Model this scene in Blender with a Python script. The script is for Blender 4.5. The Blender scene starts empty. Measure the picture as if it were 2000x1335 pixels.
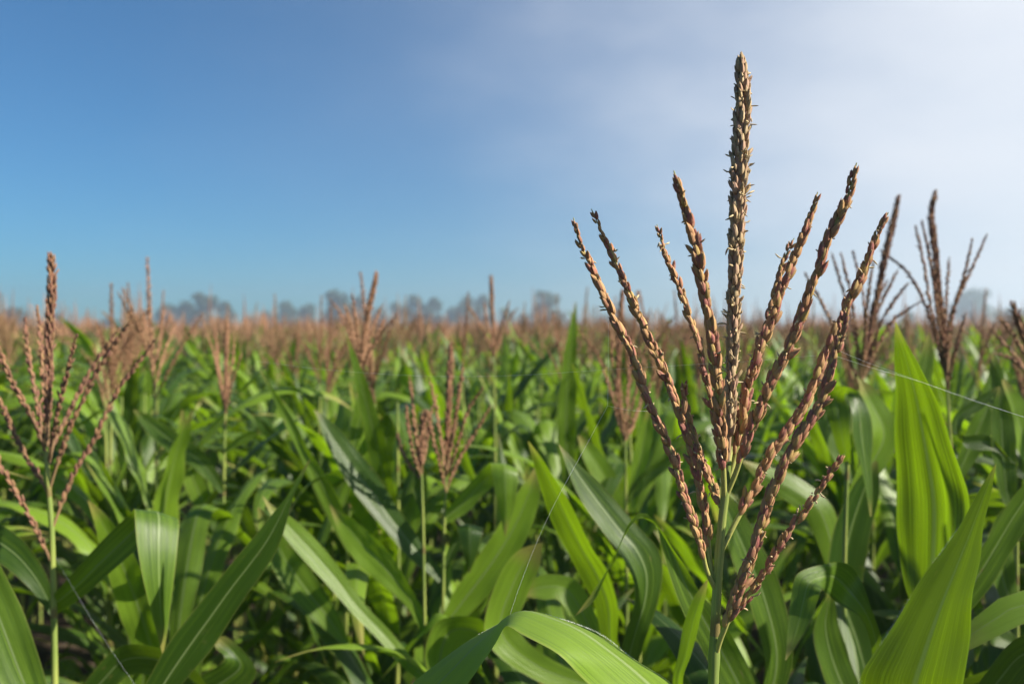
import bpy, math, random
import numpy as np

random.seed(7)
RNG = np.random.default_rng(11)
R = math.radians
scene = bpy.context.scene
col = scene.collection

# ------------------------------------------------------------------ camera
CAM_Z = 2.10          # eye height over the soil
F = 30.0 / 36.0 * 2000.0
HOR = 650.0           # row of the horizon in the 2000 x 1335 photograph
FOCUS = 0.66

cam_d = bpy.data.cameras.new("camera")
cam_d.lens = 30.0
cam_d.sensor_width = 36.0
cam_d.shift_y = -(667.5 - HOR) / 2000.0
cam_d.clip_start = 0.02
cam_d.clip_end = 3000.0
cam_d.dof.use_dof = True
cam_d.dof.focus_distance = FOCUS
cam_d.dof.aperture_fstop = 5.8
cam = bpy.data.objects.new("camera", cam_d)
cam.location = (0, 0, CAM_Z)
cam.rotation_euler = (R(90), 0, 0)
col.objects.link(cam)
scene.camera = cam

# ------------------------------------------------------------------ sun and sky
SUN_AZ = R(103)        # to the right of the view direction (+Y)
SUN_EL = R(34)
sun_dir = np.array([math.sin(SUN_AZ) * math.cos(SUN_EL), math.cos(SUN_AZ) * math.cos(SUN_EL), math.sin(SUN_EL)])
sun_d = bpy.data.lights.new("sun", 'SUN')
sun_d.energy = 5.0
sun_d.angle = R(0.6)
sun_d.color = (1.0, 0.92, 0.79)
sun = bpy.data.objects.new("sun", sun_d)
sun.rotation_euler = (R(90) - SUN_EL, 0, math.pi - SUN_AZ)
col.objects.link(sun)

world = bpy.data.worlds.new("World")
scene.world = world
world.use_nodes = True
wn, wl = world.node_tree.nodes, world.node_tree.links
wn.clear()
out = wn.new('ShaderNodeOutputWorld')
bg = wn.new('ShaderNodeBackground')
bg.inputs['Strength'].default_value = 0.05
sky = wn.new('ShaderNodeTexSky')
sky.sky_type = 'NISHITA'
sky.sun_disc = False
sky.sun_elevation = SUN_EL
sky.sun_rotation = SUN_AZ
sky.altitude = 0
sky.air_density = 1.0
sky.dust_density = 0.3
sky.ozone_density = 3.5
geo = wn.new('ShaderNodeTexCoord')
# thin morning mist: a veil that thickens towards the sun's side of the sky, broken by soft noise
nrm = wn.new('ShaderNodeVectorMath'); nrm.operation = 'NORMALIZE'
wl.new(geo.outputs['Generated'], nrm.inputs[0])
dot = wn.new('ShaderNodeVectorMath'); dot.operation = 'DOT_PRODUCT'
md = np.array([math.sin(R(62)), math.cos(R(62)), 0.08]); md /= np.linalg.norm(md)
dot.inputs[1].default_value = tuple(md)
wl.new(nrm.outputs[0], dot.inputs[0])
nz = wn.new('ShaderNodeTexNoise')
nz.inputs['Scale'].default_value = 3.4
nz.inputs['Detail'].default_value = 5.0
nz.inputs['Roughness'].default_value = 0.5
mp = wn.new('ShaderNodeMapping')
mp.inputs['Scale'].default_value = (1.0, 1.0, 2.2)
mp.inputs['Location'].default_value = (0.3, 0.1, 0.7)
wl.new(nrm.outputs[0], mp.inputs[0])
wl.new(mp.outputs[0], nz.inputs['Vector'])
addn = wn.new('ShaderNodeMath'); addn.operation = 'MULTIPLY_ADD'
addn.inputs[1].default_value = 0.36
addn.inputs[2].default_value = -0.18
wl.new(nz.outputs['Fac'], addn.inputs[0])
sm = wn.new('ShaderNodeMath'); sm.operation = 'ADD'
wl.new(dot.outputs['Value'], sm.inputs[0]); wl.new(addn.outputs[0], sm.inputs[1])
ramp = wn.new('ShaderNodeValToRGB')
ramp.color_ramp.interpolation = 'B_SPLINE'
re_ = ramp.color_ramp.elements
for k_, (p_, f_) in enumerate([(0.10, .02), (0.38, .09), (0.52, .22), (0.66, .55), (0.80, .90), (0.95, 1.0)]):
    el = re_[k_] if k_ < 2 else re_.new(p_)
    el.position = p_; el.color = (f_, f_, f_, 1)
wl.new(sm.outputs[0], ramp.inputs[0])
tint = wn.new('ShaderNodeMix'); tint.data_type = 'RGBA'; tint.blend_type = 'MULTIPLY'
tint.inputs['Factor'].default_value = 1.0
tint.inputs['B'].default_value = (0.28, 0.68, 0.91, 1)
wl.new(sky.outputs[0], tint.inputs['A'])
mist = wn.new('ShaderNodeMix'); mist.data_type = 'RGBA'
mist.inputs['B'].default_value = (7.2, 7.5, 8.1, 1)
wl.new(ramp.outputs[0], mist.inputs['Factor'])
wl.new(tint.outputs['Result'], mist.inputs['A'])
wl.new(mist.outputs['Result'], bg.inputs['Color'])
wl.new(bg.outputs[0], out.inputs['Surface'])

scene.view_settings.view_transform = 'Standard'
scene.view_settings.look = 'None'
scene.view_settings.exposure = 1.25
scene.view_settings.gamma = 1.0
scene.view_settings.use_curve_mapping = False
scene.render.engine = 'CYCLES'
cy = scene.cycles
cy.max_bounces = 8
cy.diffuse_bounces = 2
cy.glossy_bounces = 2
cy.transmission_bounces = 3
cy.volume_bounces = 0
cy.use_denoising = True
cy.sample_clamp_indirect = 6.0

# ------------------------------------------------------------------ helpers
def at(px, py, z):
    """a pixel of the photograph and a distance -> the point of the place that stands there"""
    return np.array([(px - 1000.0) / F * z, z, CAM_Z + (HOR - py) / F * z])

def norm(v):
    v = np.asarray(v, float)
    return v / (np.linalg.norm(v) + 1e-12)

def tag(o, label=None, cat=None, group=None, kind=None):
    if label: o['label'] = label
    if cat: o['category'] = cat
    if group: o['group'] = group
    if kind: o['kind'] = kind
    return o

def link(name, me, parent=None, loc=None):
    o = bpy.data.objects.new(name, me)
    col.objects.link(o)
    if parent is not None: o.parent = parent
    if loc is not None: o.location = loc
    return o

def empty(name, loc=(0, 0, 0)):
    o = bpy.data.objects.new(name, None)
    o.empty_display_size = 0.1
    o.location = loc
    col.objects.link(o)
    return o

class MB:
    """collects quads and triangles with a uv and a random number, then builds one mesh"""
    def __init__(self):
        self.v, self.q, self.t, self.uv, self.r, self.n = [], [], [], [], [], 0
    def add(self, v, quads=None, tris=None, uv=None, rnd=0.0):
        v = np.asarray(v, float).reshape(-1, 3)
        if quads is not None and len(quads): self.q.append(np.asarray(quads, int) + self.n)
        if tris is not None and len(tris): self.t.append(np.asarray(tris, int) + self.n)
        self.v.append(v)
        self.uv.append(np.zeros((len(v), 2)) if uv is None else np.asarray(uv, float))
        self.r.append(np.full(len(v), rnd) if np.isscalar(rnd) else np.asarray(rnd, float))
        self.n += len(v)
    def mesh(self, name, mat, smooth=True, origin=(0, 0, 0)):
        v = np.concatenate(self.v) - np.asarray(origin, float)
        q = np.concatenate(self.q) if self.q else np.zeros((0, 4), int)
        t = np.concatenate(self.t) if self.t else np.zeros((0, 3), int)
        uv = np.concatenate(self.uv); rn = np.concatenate(self.r)
        me = bpy.data.meshes.new(name)
        me.vertices.add(len(v)); me.vertices.foreach_set('co', v.ravel().astype(np.float32))
        li = np.concatenate([q.ravel(), t.ravel()]).astype(np.int32)
        me.loops.add(len(li)); me.loops.foreach_set('vertex_index', li)
        npoly = len(q) + len(t)
        starts = np.concatenate([np.arange(len(q)) * 4, len(q) * 4 + np.arange(len(t)) * 3]).astype(np.int32)
        me.polygons.add(npoly)
        me.polygons.foreach_set('loop_start', starts)
        me.polygons.foreach_set('use_smooth', np.full(npoly, smooth))
        ul = me.uv_layers.new(name='UVMap')
        ul.data.foreach_set('uv', uv[li].ravel().astype(np.float32))
        at_ = me.attributes.new('rnd', 'FLOAT', 'POINT')
        at_.data.foreach_set('value', rn.astype(np.float32))
        me.update(calc_edges=True)
        me.validate()
        if mat: me.materials.append(mat)
        return me

def catmull(P, m):
    C = catmull_raw(P, m * 4)
    L = np.concatenate([[0], np.cumsum(np.linalg.norm(np.diff(C[:, :3], axis=0), axis=1))])
    x = np.linspace(0, L[-1], m)
    return np.stack([np.interp(x, L, C[:, k]) for k in range(C.shape[1])], 1)

def catmull_raw(P, m):
    """m points along a Catmull-Rom curve through the rows of P (any number of columns)"""
    P = np.asarray(P, float)
    if len(P) == 2:
        t = np.linspace(0, 1, m)[:, None]
        return P[0] * (1 - t) + P[1] * t
    d = np.linalg.norm(np.diff(P[:, :3], axis=0), axis=1) ** 0.5 + 1e-9
    k = np.concatenate([[0], np.cumsum(d)])
    T = np.zeros_like(P)
    T[1:-1] = ((P[1:-1] - P[:-2]) / d[:-1, None] * d[1:, None] + (P[2:] - P[1:-1]) / d[1:, None] * d[:-1, None]) / (d[:-1] + d[1:])[:, None]
    T[0] = (P[1] - P[0]) / d[0]; T[-1] = (P[-1] - P[-2]) / d[-1]
    x = np.linspace(0, k[-1], m)
    i = np.clip(np.searchsorted(k, x, side='right') - 1, 0, len(P) - 2)
    h = d[i]; s = ((x - k[i]) / h)[:, None]; h = h[:, None]
    return ((2*s**3 - 3*s**2 + 1) * P[i] + (s**3 - 2*s**2 + s) * h * T[i] + (-2*s**3 + 3*s**2) * P[i+1] + (s**3 - s**2) * h * T[i+1])

def grid_quads(rows, cols):
    i = np.arange(rows - 1)[:, None]; j = np.arange(cols - 1)[None, :]
    a = i * cols + j
    return np.stack([a, a + 1, a + cols + 1, a + cols], -1).reshape(-1, 4)

def frames(P):
    T = np.gradient(P, axis=0); T /= np.linalg.norm(T, axis=1)[:, None] + 1e-12
    ref = np.array([0.0, 1.0, 0.0])
    U = np.cross(T, ref)
    bad = np.linalg.norm(U, axis=1) < 0.1
    U[bad] = np.cross(T[bad], np.array([1.0, 0, 0]))
    U /= np.linalg.norm(U, axis=1)[:, None]
    return T, U, np.cross(T, U)

def tube(mb, P, rad, sides=6, rnd=0.0, cap=True):
    P = np.asarray(P, float); n = len(P)
    rad = np.broadcast_to(np.asarray(rad, float), (n,))
    T, U, V = frames(P)
    a = np.linspace(0, 2 * math.pi, sides + 1)
    ring = P[:, None, :] + rad[:, None, None] * (np.cos(a)[None, :, None] * U[:, None, :] + np.sin(a)[None, :, None] * V[:, None, :])
    ring[:, -1] = ring[:, 0]
    L = np.concatenate([[0], np.cumsum(np.linalg.norm(np.diff(P, axis=0), axis=1))])
    uv = np.stack([np.broadcast_to(a / (2 * math.pi), (n, sides + 1)), np.broadcast_to(L[:, None], (n, sides + 1))], -1)
    mb.add(ring.reshape(-1, 3), grid_quads(n, sides + 1), None, uv.reshape(-1, 2), rnd)

# ------------------------------------------------------------------ materials
def mat_base(name):
    m = bpy.data.materials.new(name); m.use_nodes = True
    n = m.node_tree.nodes; n.clear()
    return m, n, m.node_tree.links

def math_node(n, l, op, a, b=None, c=None, clamp=False):
    k = n.new('ShaderNodeMath'); k.operation = op; k.use_clamp = clamp
    for i, x in enumerate((a, b, c)):
        if x is None: continue
        if isinstance(x, (int, float)): k.inputs[i].default_value = x
        else: l.new(x, k.inputs[i])
    return k.outputs[0]

def mix_col(n, l, fac, a, b, mode='MIX'):
    k = n.new('ShaderNodeMix'); k.data_type = 'RGBA'; k.blend_type = mode
    for key, x in (('Factor', fac), ('A', a), ('B', b)):
        if isinstance(x, (int, float)): k.inputs[key].default_value = x
        elif isinstance(x, tuple): k.inputs[key].default_value = x + (1,) if len(x) == 3 else x
        else: l.new(x, k.inputs[key])
    return k.outputs['Result']

def smooth_range(n, l, x, a, b, lo=0.0, hi=1.0):
    k = n.new('ShaderNodeMapRange'); k.interpolation_type = 'SMOOTHSTEP'
    l.new(x, k.inputs[0])
    for i, v in enumerate((a, b, lo, hi)): k.inputs[i + 1].default_value = v
    return k.outputs[0]

def random_value(n, l):
    """one number per object, and per piece where several pieces share a mesh"""
    oi = n.new('ShaderNodeObjectInfo'); at_ = n.new('ShaderNodeAttribute'); at_.attribute_name = 'rnd'
    return math_node(n, l, 'FRACT', math_node(n, l, 'ADD', oi.outputs['Random'], at_.outputs['Fac']))

def leaf_material(name, dark, light, trans, rough=0.40, tfac=0.42):
    m, n, l = mat_base(name)
    out = n.new('ShaderNodeOutputMaterial')
    uv = n.new('ShaderNodeUVMap'); uv.uv_map = 'UVMap'
    sep = n.new('ShaderNodeSeparateXYZ'); l.new(uv.outputs[0], sep.inputs[0])
    u, v = sep.outputs[0], sep.outputs[1]
    rv = random_value(n, l)
    # distance from the midrib, 0 to 1
    du = math_node(n, l, 'ABSOLUTE', math_node(n, l, 'MULTIPLY_ADD', u, 2.0, -1.0))
    # parallel veins: noise stretched along the blade
    cmb = n.new('ShaderNodeCombineXYZ')
    l.new(math_node(n, l, 'MULTIPLY', u, 95.0), cmb.inputs[0]); l.new(math_node(n, l, 'MULTIPLY', v, 1.6), cmb.inputs[1])
    l.new(math_node(n, l, 'MULTIPLY', rv, 37.0), cmb.inputs[2])
    vein = n.new('ShaderNodeTexNoise'); vein.inputs['Scale'].default_value = 1.0; vein.inputs['Detail'].default_value = 3.0
    l.new(cmb.outputs[0], vein.inputs['Vector'])
    # broad lengthwise bands
    cmb2 = n.new('ShaderNodeCombineXYZ')
    l.new(math_node(n, l, 'MULTIPLY', u, 7.0), cmb2.inputs[0]); l.new(math_node(n, l, 'MULTIPLY', v, 2.4), cmb2.inputs[1])
    l.new(math_node(n, l, 'MULTIPLY', rv, 91.0), cmb2.inputs[2])
    band = n.new('ShaderNodeTexNoise'); band.inputs['Scale'].default_value = 1.0; band.inputs['Detail'].default_value = 2.0
    l.new(cmb2.outputs[0], band.inputs['Vector'])
    # small blemishes
    tc = n.new('ShaderNodeTexCoord')
    spot = n.new('ShaderNodeTexNoise'); spot.inputs['Scale'].default_value = 60.0; spot.inputs['Detail'].default_value = 4.0
    l.new(tc.outputs['Object'], spot.inputs['Vector'])
    f = math_node(n, l, 'ADD', math_node(n, l, 'MULTIPLY', vein.outputs['Fac'], 1.05), math_node(n, l, 'MULTIPLY', band.outputs['Fac'], 0.32))
    f = math_node(n, l, 'ADD', f, math_node(n, l, 'MULTIPLY_ADD', rv, 0.5, -0.44))
    f = smooth_range(n, l, f, 0.26, 0.76)
    c = mix_col(n, l, f, dark, light)
    # pale midrib, narrowing towards the tip
    wrib = math_node(n, l, 'MULTIPLY_ADD', v, -0.055, 0.085)
    rib = math_node(n, l, 'SUBTRACT', 1.0, math_node(n, l, 'DIVIDE', du, wrib), clamp=True)
    rib = smooth_range(n, l, rib, 0.0, 0.6, 0.0, 0.75)
    c = mix_col(n, l, rib, c, (0.26, 0.34, 0.13))
    # yellowing margin and dry tip
    edge = smooth_range(n, l, du, 0.93, 1.0, 0.0, 0.55)
    c = mix_col(n, l, edge, c, (0.28, 0.30, 0.07))
    tip = smooth_range(n, l, math_node(n, l, 'ADD', v, math_node(n, l, 'MULTIPLY_ADD', rv, 0.10, -0.06)), 0.87, 1.0, 0.0, 0.9)
    c = mix_col(n, l, tip, c, (0.30, 0.26, 0.07))
    blem = smooth_range(n, l, spot.outputs['Fac'], 0.66, 0.76, 0.0, 0.35)
    c = mix_col(n, l, blem, c, (0.20, 0.20, 0.07))
    # dry brown lesions drawn out along the veins
    cmb3 = n.new('ShaderNodeCombineXYZ')
    l.new(math_node(n, l, 'MULTIPLY', u, 9.0), cmb3.inputs[0]); l.new(math_node(n, l, 'MULTIPLY', v, 11.0), cmb3.inputs[1])
    l.new(math_node(n, l, 'MULTIPLY', rv, 17.0), cmb3.inputs[2])
    les = n.new('ShaderNodeTexNoise'); les.inputs['Scale'].default_value = 1.0; les.inputs['Detail'].default_value = 4.0
    l.new(cmb3.outputs[0], les.inputs['Vector'])
    lesf = smooth_range(n, l, les.outputs['Fac'], 0.70, 0.75, 0.0, 0.8)
    c = mix_col(n, l, lesf, c, (0.24, 0.17, 0.07))
    p = n.new('ShaderNodeBsdfPrincipled')
    l.new(c, p.inputs['Base Color'])
    rr = math_node(n, l, 'MULTIPLY_ADD', band.outputs['Fac'], 0.26, rough - 0.13)
    l.new(rr, p.inputs['Roughness'])
    p.inputs['Specular IOR Level'].default_value = 0.42
    bump = n.new('ShaderNodeBump'); bump.inputs['Strength'].default_value = 0.35; bump.inputs['Distance'].default_value = 0.002
    hh = math_node(n, l, 'ADD', math_node(n, l, 'MULTIPLY', vein.outputs['Fac'], 0.8), math_node(n, l, 'MULTIPLY', band.outputs['Fac'], 0.7))
    l.new(hh, bump.inputs['Height']); l.new(bump.outputs[0], p.inputs['Normal'])
    tr = n.new('ShaderNodeBsdfTranslucent')
    tcx = mix_col(n, l, math_node(n, l, 'MULTIPLY', f, 1.0), tuple(x * 0.42 for x in trans), trans)
    tcx = mix_col(n, l, tip, tcx, (0.45, 0.42, 0.08))
    tcx = mix_col(n, l, math_node(n, l, 'MULTIPLY', rib, 0.7), tcx, (0.10, 0.16, 0.03))
    l.new(tcx, tr.inputs['Color']); l.new(bump.outputs[0], tr.inputs['Normal'])
    ms = n.new('ShaderNodeMixShader'); ms.inputs[0].default_value = tfac
    l.new(p.outputs[0], ms.inputs[1]); l.new(tr.outputs[0], ms.inputs[2])
    l.new(ms.outputs[0], out.inputs['Surface'])
    return m

M_LEAF = leaf_material('corn_leaf', (0.024, 0.062, 0.008), (0.165, 0.270, 0.022), (0.29, 0.50, 0.008))

def spikelet_material(name, cols, trans=0.20, rough=0.72):
    m, n, l = mat_base(name)
    out = n.new('ShaderNodeOutputMaterial')
    uv = n.new('ShaderNodeUVMap'); uv.uv_map = 'UVMap'
    sep = n.new('ShaderNodeSeparateXYZ'); l.new(uv.outputs[0], sep.inputs[0])
    rv = random_value(n, l)
    rp = n.new('ShaderNodeValToRGB')
    e = rp.color_ramp.elements
    for i, cc in enumerate(cols):
        el = e[i] if i < 2 else e.new(0.5)
        el.position = i / (len(cols) - 1) if i < 2 else el.position
    e[0].position, e[1].position = 0.0, 1.0
    pos = [i / (len(cols) - 1) for i in range(len(cols))]
    for i, el in enumerate(sorted(e, key=lambda q: q.position)): pass
    while len(e) > 2: e.remove(e[1])
    e[0].color = cols[0] + (1,); e[1].color = cols[-1] + (1,)
    for i in range(1, len(cols) - 1):
        el = e.new(pos[i]); el.color = cols[i] + (1,)
    l.new(rv, rp.inputs[0])
    c = rp.outputs[0]
    # nerves along the glume
    cmb = n.new('ShaderNodeCombineXYZ')
    l.new(math_node(n, l, 'MULTIPLY', sep.outputs[0], 22.0), cmb.inputs[0]); l.new(math_node(n, l, 'MULTIPLY', sep.outputs[1], 2.0), cmb.inputs[1])
    l.new(math_node(n, l, 'MULTIPLY', rv, 53.0), cmb.inputs[2])
    nv = n.new('ShaderNodeTexNoise'); nv.inputs['Scale'].default_value = 1.0; nv.inputs['Detail'].default_value = 2.0
    l.new(cmb.outputs[0], nv.inputs['Vector'])
    c = mix_col(n, l, smooth_range(n, l, nv.outputs['Fac'], 0.35, 0.7, 0.0, 0.55), c, (0.36, 0.27, 0.12))
    tipf = smooth_range(n, l, sep.outputs[1], 0.72, 1.0, 0.0, 0.6)
    c = mix_col(n, l, tipf, c, (0.42, 0.30, 0.15))
    basef = smooth_range(n, l, sep.outputs[1], 0.0, 0.25, 0.45, 0.0)
    c = mix_col(n, l, basef, c, (0.26, 0.20, 0.09))
    p = n.new('ShaderNodeBsdfPrincipled'); l.new(c, p.inputs['Base Color'])
    p.inputs['Roughness'].default_value = rough; p.inputs['Specular IOR Level'].default_value = 0.2
    bump = n.new('ShaderNodeBump'); bump.inputs['Strength'].default_value = 0.4; bump.inputs['Distance'].default_value = 0.0006
    l.new(nv.outputs['Fac'], bump.inputs['Height']); l.new(bump.outputs[0], p.inputs['Normal'])
    tr = n.new('ShaderNodeBsdfTranslucent'); l.new(c, tr.inputs['Color'])
    ms = n.new('ShaderNodeMixShader'); ms.inputs[0].default_value = trans
    l.new(p.outputs[0], ms.inputs[1]); l.new(tr.outputs[0], ms.inputs[2])
    l.new(ms.outputs[0], out.inputs['Surface'])
    return m

M_SPK = spikelet_material('spikelet_branch', [(0.38, 0.125, 0.095), (0.52, 0.32, 0.13), (0.42, 0.155, 0.115), (0.48, 0.34, 0.11), (0.33, 0.105, 0.10), (0.48, 0.24, 0.12)])
M_SPIKE = spikelet_material('spikelet_spike', [(0.52, 0.39, 0.24), (0.40, 0.28, 0.17), (0.60, 0.47, 0.29), (0.44, 0.27, 0.20), (0.48, 0.37, 0.21)])
M_SPK_RED_SHADED = spikelet_material('spikelet_red_shaded', [(0.20, 0.070, 0.062), (0.27, 0.14, 0.075), (0.21, 0.072, 0.066), (0.17, 0.060, 0.060), (0.27, 0.11, 0.075)])  # left tassel's own red; backlit shade painted into the right-hand tassels
M_FAR_TASSEL = spikelet_material('field_tassel', [(0.36, 0.155, 0.105), (0.31, 0.155, 0.09), (0.40, 0.195, 0.13), (0.27, 0.115, 0.08)], trans=0.30, rough=0.7)

def simple_material(name, c1, c2, scale, rough=0.6, stretch=(1, 1, 1), bumpd=0.001, spec=0.4, use_uv=False, nodes=False):
    m, n, l = mat_base(name)
    out = n.new('ShaderNodeOutputMaterial')
    tc = n.new('ShaderNodeTexCoord'); mp = n.new('ShaderNodeMapping'); mp.inputs['Scale'].default_value = stretch
    l.new(tc.outputs['UV' if use_uv else 'Object'], mp.inputs[0])
    nz = n.new('ShaderNodeTexNoise'); nz.inputs['Scale'].default_value = scale; nz.inputs['Detail'].default_value = 5.0
    l.new(mp.outputs[0], nz.inputs['Vector'])
    c = mix_col(n, l, smooth_range(n, l, nz.outputs['Fac'], 0.3, 0.7), c1, c2)
    if nodes:                                     # brown rings at the joints, paler sheaths above them
        sp_ = n.new('ShaderNodeSeparateXYZ'); l.new(tc.outputs['UV'], sp_.inputs[0])
        ph = math_node(n, l, 'FRACT', math_node(n, l, 'DIVIDE', sp_.outputs[1], 0.17))
        c = mix_col(n, l, smooth_range(n, l, ph, 0.05, 0.12, 0.75, 0.0), c, (0.13, 0.075, 0.035))
        c = mix_col(n, l, smooth_range(n, l, ph, 0.45, 0.75, 0.0, 0.55), c, (0.10, 0.17, 0.035))
    p = n.new('ShaderNodeBsdfPrincipled'); l.new(c, p.inputs['Base Color'])
    p.inputs['Roughness'].default_value = rough; p.inputs['Specular IOR Level'].default_value = spec
    b = n.new('ShaderNodeBump'); b.inputs['Distance'].default_value = bumpd; b.inputs['Strength'].default_value = 0.6
    l.new(nz.outputs['Fac'], b.inputs['Height']); l.new(b.outputs[0], p.inputs['Normal'])
    l.new(p.outputs[0], out.inputs['Surface'])
    return m

M_STALK = simple_material('corn_stalk', (0.15, 0.21, 0.04), (0.34, 0.36, 0.09), 6.0, 0.45, (6, 0.8, 1), 0.001, 0.5, True, True)
M_STEM = simple_material('tassel_stem', (0.24, 0.27, 0.06), (0.36, 0.34, 0.10), 10.0, 0.5, (3, 4, 1), 0.0006, 0.4, True)
M_ANTHER = simple_material('dried_anther', (0.36, 0.26, 0.13), (0.52, 0.42, 0.24), 300.0, 0.7, (1, 1, 1), 0.0003)
M_HAIR = simple_material('leaf_hair', (0.65, 0.68, 0.6), (0.8, 0.82, 0.75), 50.0, 0.5)
M_SOIL = simple_material('soil', (0.030, 0.021, 0.014), (0.070, 0.050, 0.033), 3.0, 0.95, (1, 1, 1), 0.05, 0.2)
M_BARK = simple_material('bark', (0.10, 0.085, 0.07), (0.22, 0.19, 0.16), 3.0, 0.9, (1, 1, 0.2), 0.02, 0.2)
M_SILK = simple_material('spider_silk', (0.86, 0.87, 0.9), (0.95, 0.95, 0.95), 400.0, 0.3)

def tree_leaf_material():
    m, n, l = mat_base('tree_foliage')
    out = n.new('ShaderNodeOutputMaterial')
    rv = random_value(n, l)
    c = mix_col(n, l, rv, (0.030, 0.050, 0.022), (0.075, 0.110, 0.045))
    p = n.new('ShaderNodeBsdfPrincipled'); l.new(c, p.inputs['Base Color']); p.inputs['Roughness'].default_value = 0.6
    tr = n.new('ShaderNodeBsdfTranslucent'); l.new(mix_col(n, l, 1.0, c, (1.6, 1.8, 0.8), 'MULTIPLY'), tr.inputs['Color'])
    ms = n.new('ShaderNodeMixShader'); ms.inputs[0].default_value = 0.3
    l.new(p.outputs[0], ms.inputs[1]); l.new(tr.outputs[0], ms.inputs[2])
    l.new(ms.outputs[0], out.inputs['Surface'])
    return m
M_TREE = tree_leaf_material()

# ------------------------------------------------------------------ ground and haze
def build_ground():
    n = 81
    g = np.sinh(np.linspace(-5.2, 5.2, n)) / math.sinh(5.2) * 700.0
    X, Y = np.meshgrid(g, g, indexing='xy')
    Z = 0.02 * np.sin(X * 2.1 + Y * 0.7) * np.exp(-(X**2 + Y**2) / 900.0)
    mb = MB(); mb.add(np.stack([X, Y, Z], -1).reshape(-1, 3), grid_quads(n, n), None, np.stack([X, Y], -1).reshape(-1, 2))
    tag(link('ground', mb.mesh('ground', M_SOIL)), 'brown tilled soil under the corn field', 'ground', kind='structure')

def build_haze():
    m, n, l = mat_base('morning_haze')
    out = n.new('ShaderNodeOutputMaterial')
    v = n.new('ShaderNodeVolumePrincipled')
    v.inputs['Color'].default_value = (0.70, 0.86, 1.0, 1)
    v.inputs['Density'].default_value = HAZE
    v.inputs['Anisotropy'].default_value = 0.45
    l.new(v.outputs[0], out.inputs['Volume'])
    x, y0, y1, z0, z1 = 250.0, -60.0, 260.0, -1.0, 15.0
    c = [(-x, y0, z0), (x, y0, z0), (x, y1, z0), (-x, y1, z0), (-x, y0, z1), (x, y0, z1), (x, y1, z1), (-x, y1, z1)]
    q = [(0, 3, 2, 1), (4, 5, 6, 7), (0, 1, 5, 4), (1, 2, 6, 5), (2, 3, 7, 6), (3, 0, 4, 7)]
    me = bpy.data.meshes.new('haze'); me.from_pydata(c, [], q); me.materials.append(m)
    tag(link('haze', me), 'thin bluish morning haze over the corn field', 'haze', kind='stuff')
HAZE = 0.0030
build_ground()

# ------------------------------------------------------------------ leaves
def ribbon(mb, Lp, Rp, cols=7, fold=0.22, ruffle=0.0, rfreq=9.0, phase=0.0, toward=None, rnd=0.0, flip_v=False, pleat=0.0):
    """a leaf blade between two edge curves (rows x 3), base first, with a V fold at the midrib and a wavy margin"""
    n = len(Lp)
    t = np.linspace(0, 1, cols)
    C = (Lp + Rp) / 2; W = Rp - Lp
    hw = np.linalg.norm(W, axis=1) / 2
    T = np.gradient(C, axis=0)
    N = np.cross(W, T); N /= np.linalg.norm(N, axis=1)[:, None] + 1e-9
    if toward is not None:
        for i in range(n):
            if i == 0:
                if np.dot(N[i], toward - C[i]) < 0: N[i] *= -1
            elif np.dot(N[i], N[i - 1]) < 0: N[i] *= -1
    L = np.concatenate([[0], np.cumsum(np.linalg.norm(np.diff(C, axis=0), axis=1))]); L /= L[-1]
    a = np.abs(2 * t - 1)
    off = fold * hw[:, None] * (a[None, :] ** 1.2 - (1.0 if toward is not None else 0.0))
    if ruffle:
        off = off + ruffle * hw[:, None] * (a[None, :] ** 2) * np.sin(L[:, None] * rfreq * 2 * math.pi + phase + (t[None, :] > 0.5) * 1.9)
    if pleat:
        off = off + pleat * hw[:, None] * np.sin(t[None, :] * 6 * math.pi + phase) * np.sin(math.pi * np.clip(L * 1.05, 0, 1))[:, None]
    P = Lp[:, None, :] + W[:, None, :] * t[None, :, None] + N[:, None, :] * off[:, :, None]
    uv = np.stack([np.broadcast_to(t, (n, cols)), np.broadcast_to(L[:, None], (n, cols))], -1)
    mb.add(P.reshape(-1, 3), grid_quads(n, cols), None, uv.reshape(-1, 2), rnd)

WS = [0, .06, .2, .38, .6, .8, .93, 1.0]
WV = [.42, .62, .88, 1.0, .86, .55, .24, 0.01]

def leaf_path(length, a0, bend, kink=None, kink_deg=100, n=22, droop_pow=1.6, side=0.0):
    s = np.linspace(0, 1, n)
    ang = a0 - bend * s ** droop_pow
    if kink is not None:
        ang = ang - R(kink_deg) / (1 + np.exp(-(s - kink) / 0.022))
    ds = length / (n - 1)
    x = np.concatenate([[0], np.cumsum(np.cos(ang[:-1]) * ds)])
    z = np.concatenate([[0], np.cumsum(np.sin(ang[:-1]) * ds)])
    y = side * length * s ** 2
    return s, np.stack([x, y, z], -1)

def local_leaf(mb, length, hw, a0, bend, kink=None, kink_deg=100, twist=0.0, n=22, cols=5, fold=0.25, ruffle=0.12, side=0.0, M=None, origin=None, rnd=0.0, phase=0.0, power=1.6):
    s, P = leaf_path(length, a0, bend, kink, kink_deg, n, power, side)
    w = np.interp(s, WS, WV) * hw
    T = np.gradient(P, axis=0); T /= np.linalg.norm(T, axis=1)[:, None]
    Y = np.tile([0.0, 1.0, 0.0], (n, 1)); Y -= T * (Y * T).sum(1)[:, None]; Y /= np.linalg.norm(Y, axis=1)[:, None]
    B = np.cross(T, Y)
    tw = twist * s ** 1.2
    W = Y * np.cos(tw)[:, None] + B * np.sin(tw)[:, None]
    Lp, Rp = P - W * w[:, None], P + W * w[:, None]
    if M is not None:
        Lp = Lp @ M.T + origin; Rp = Rp @ M.T + origin
    ribbon(mb, Lp, Rp, cols, fold, ruffle, 4.5, phase, None, rnd)

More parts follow.
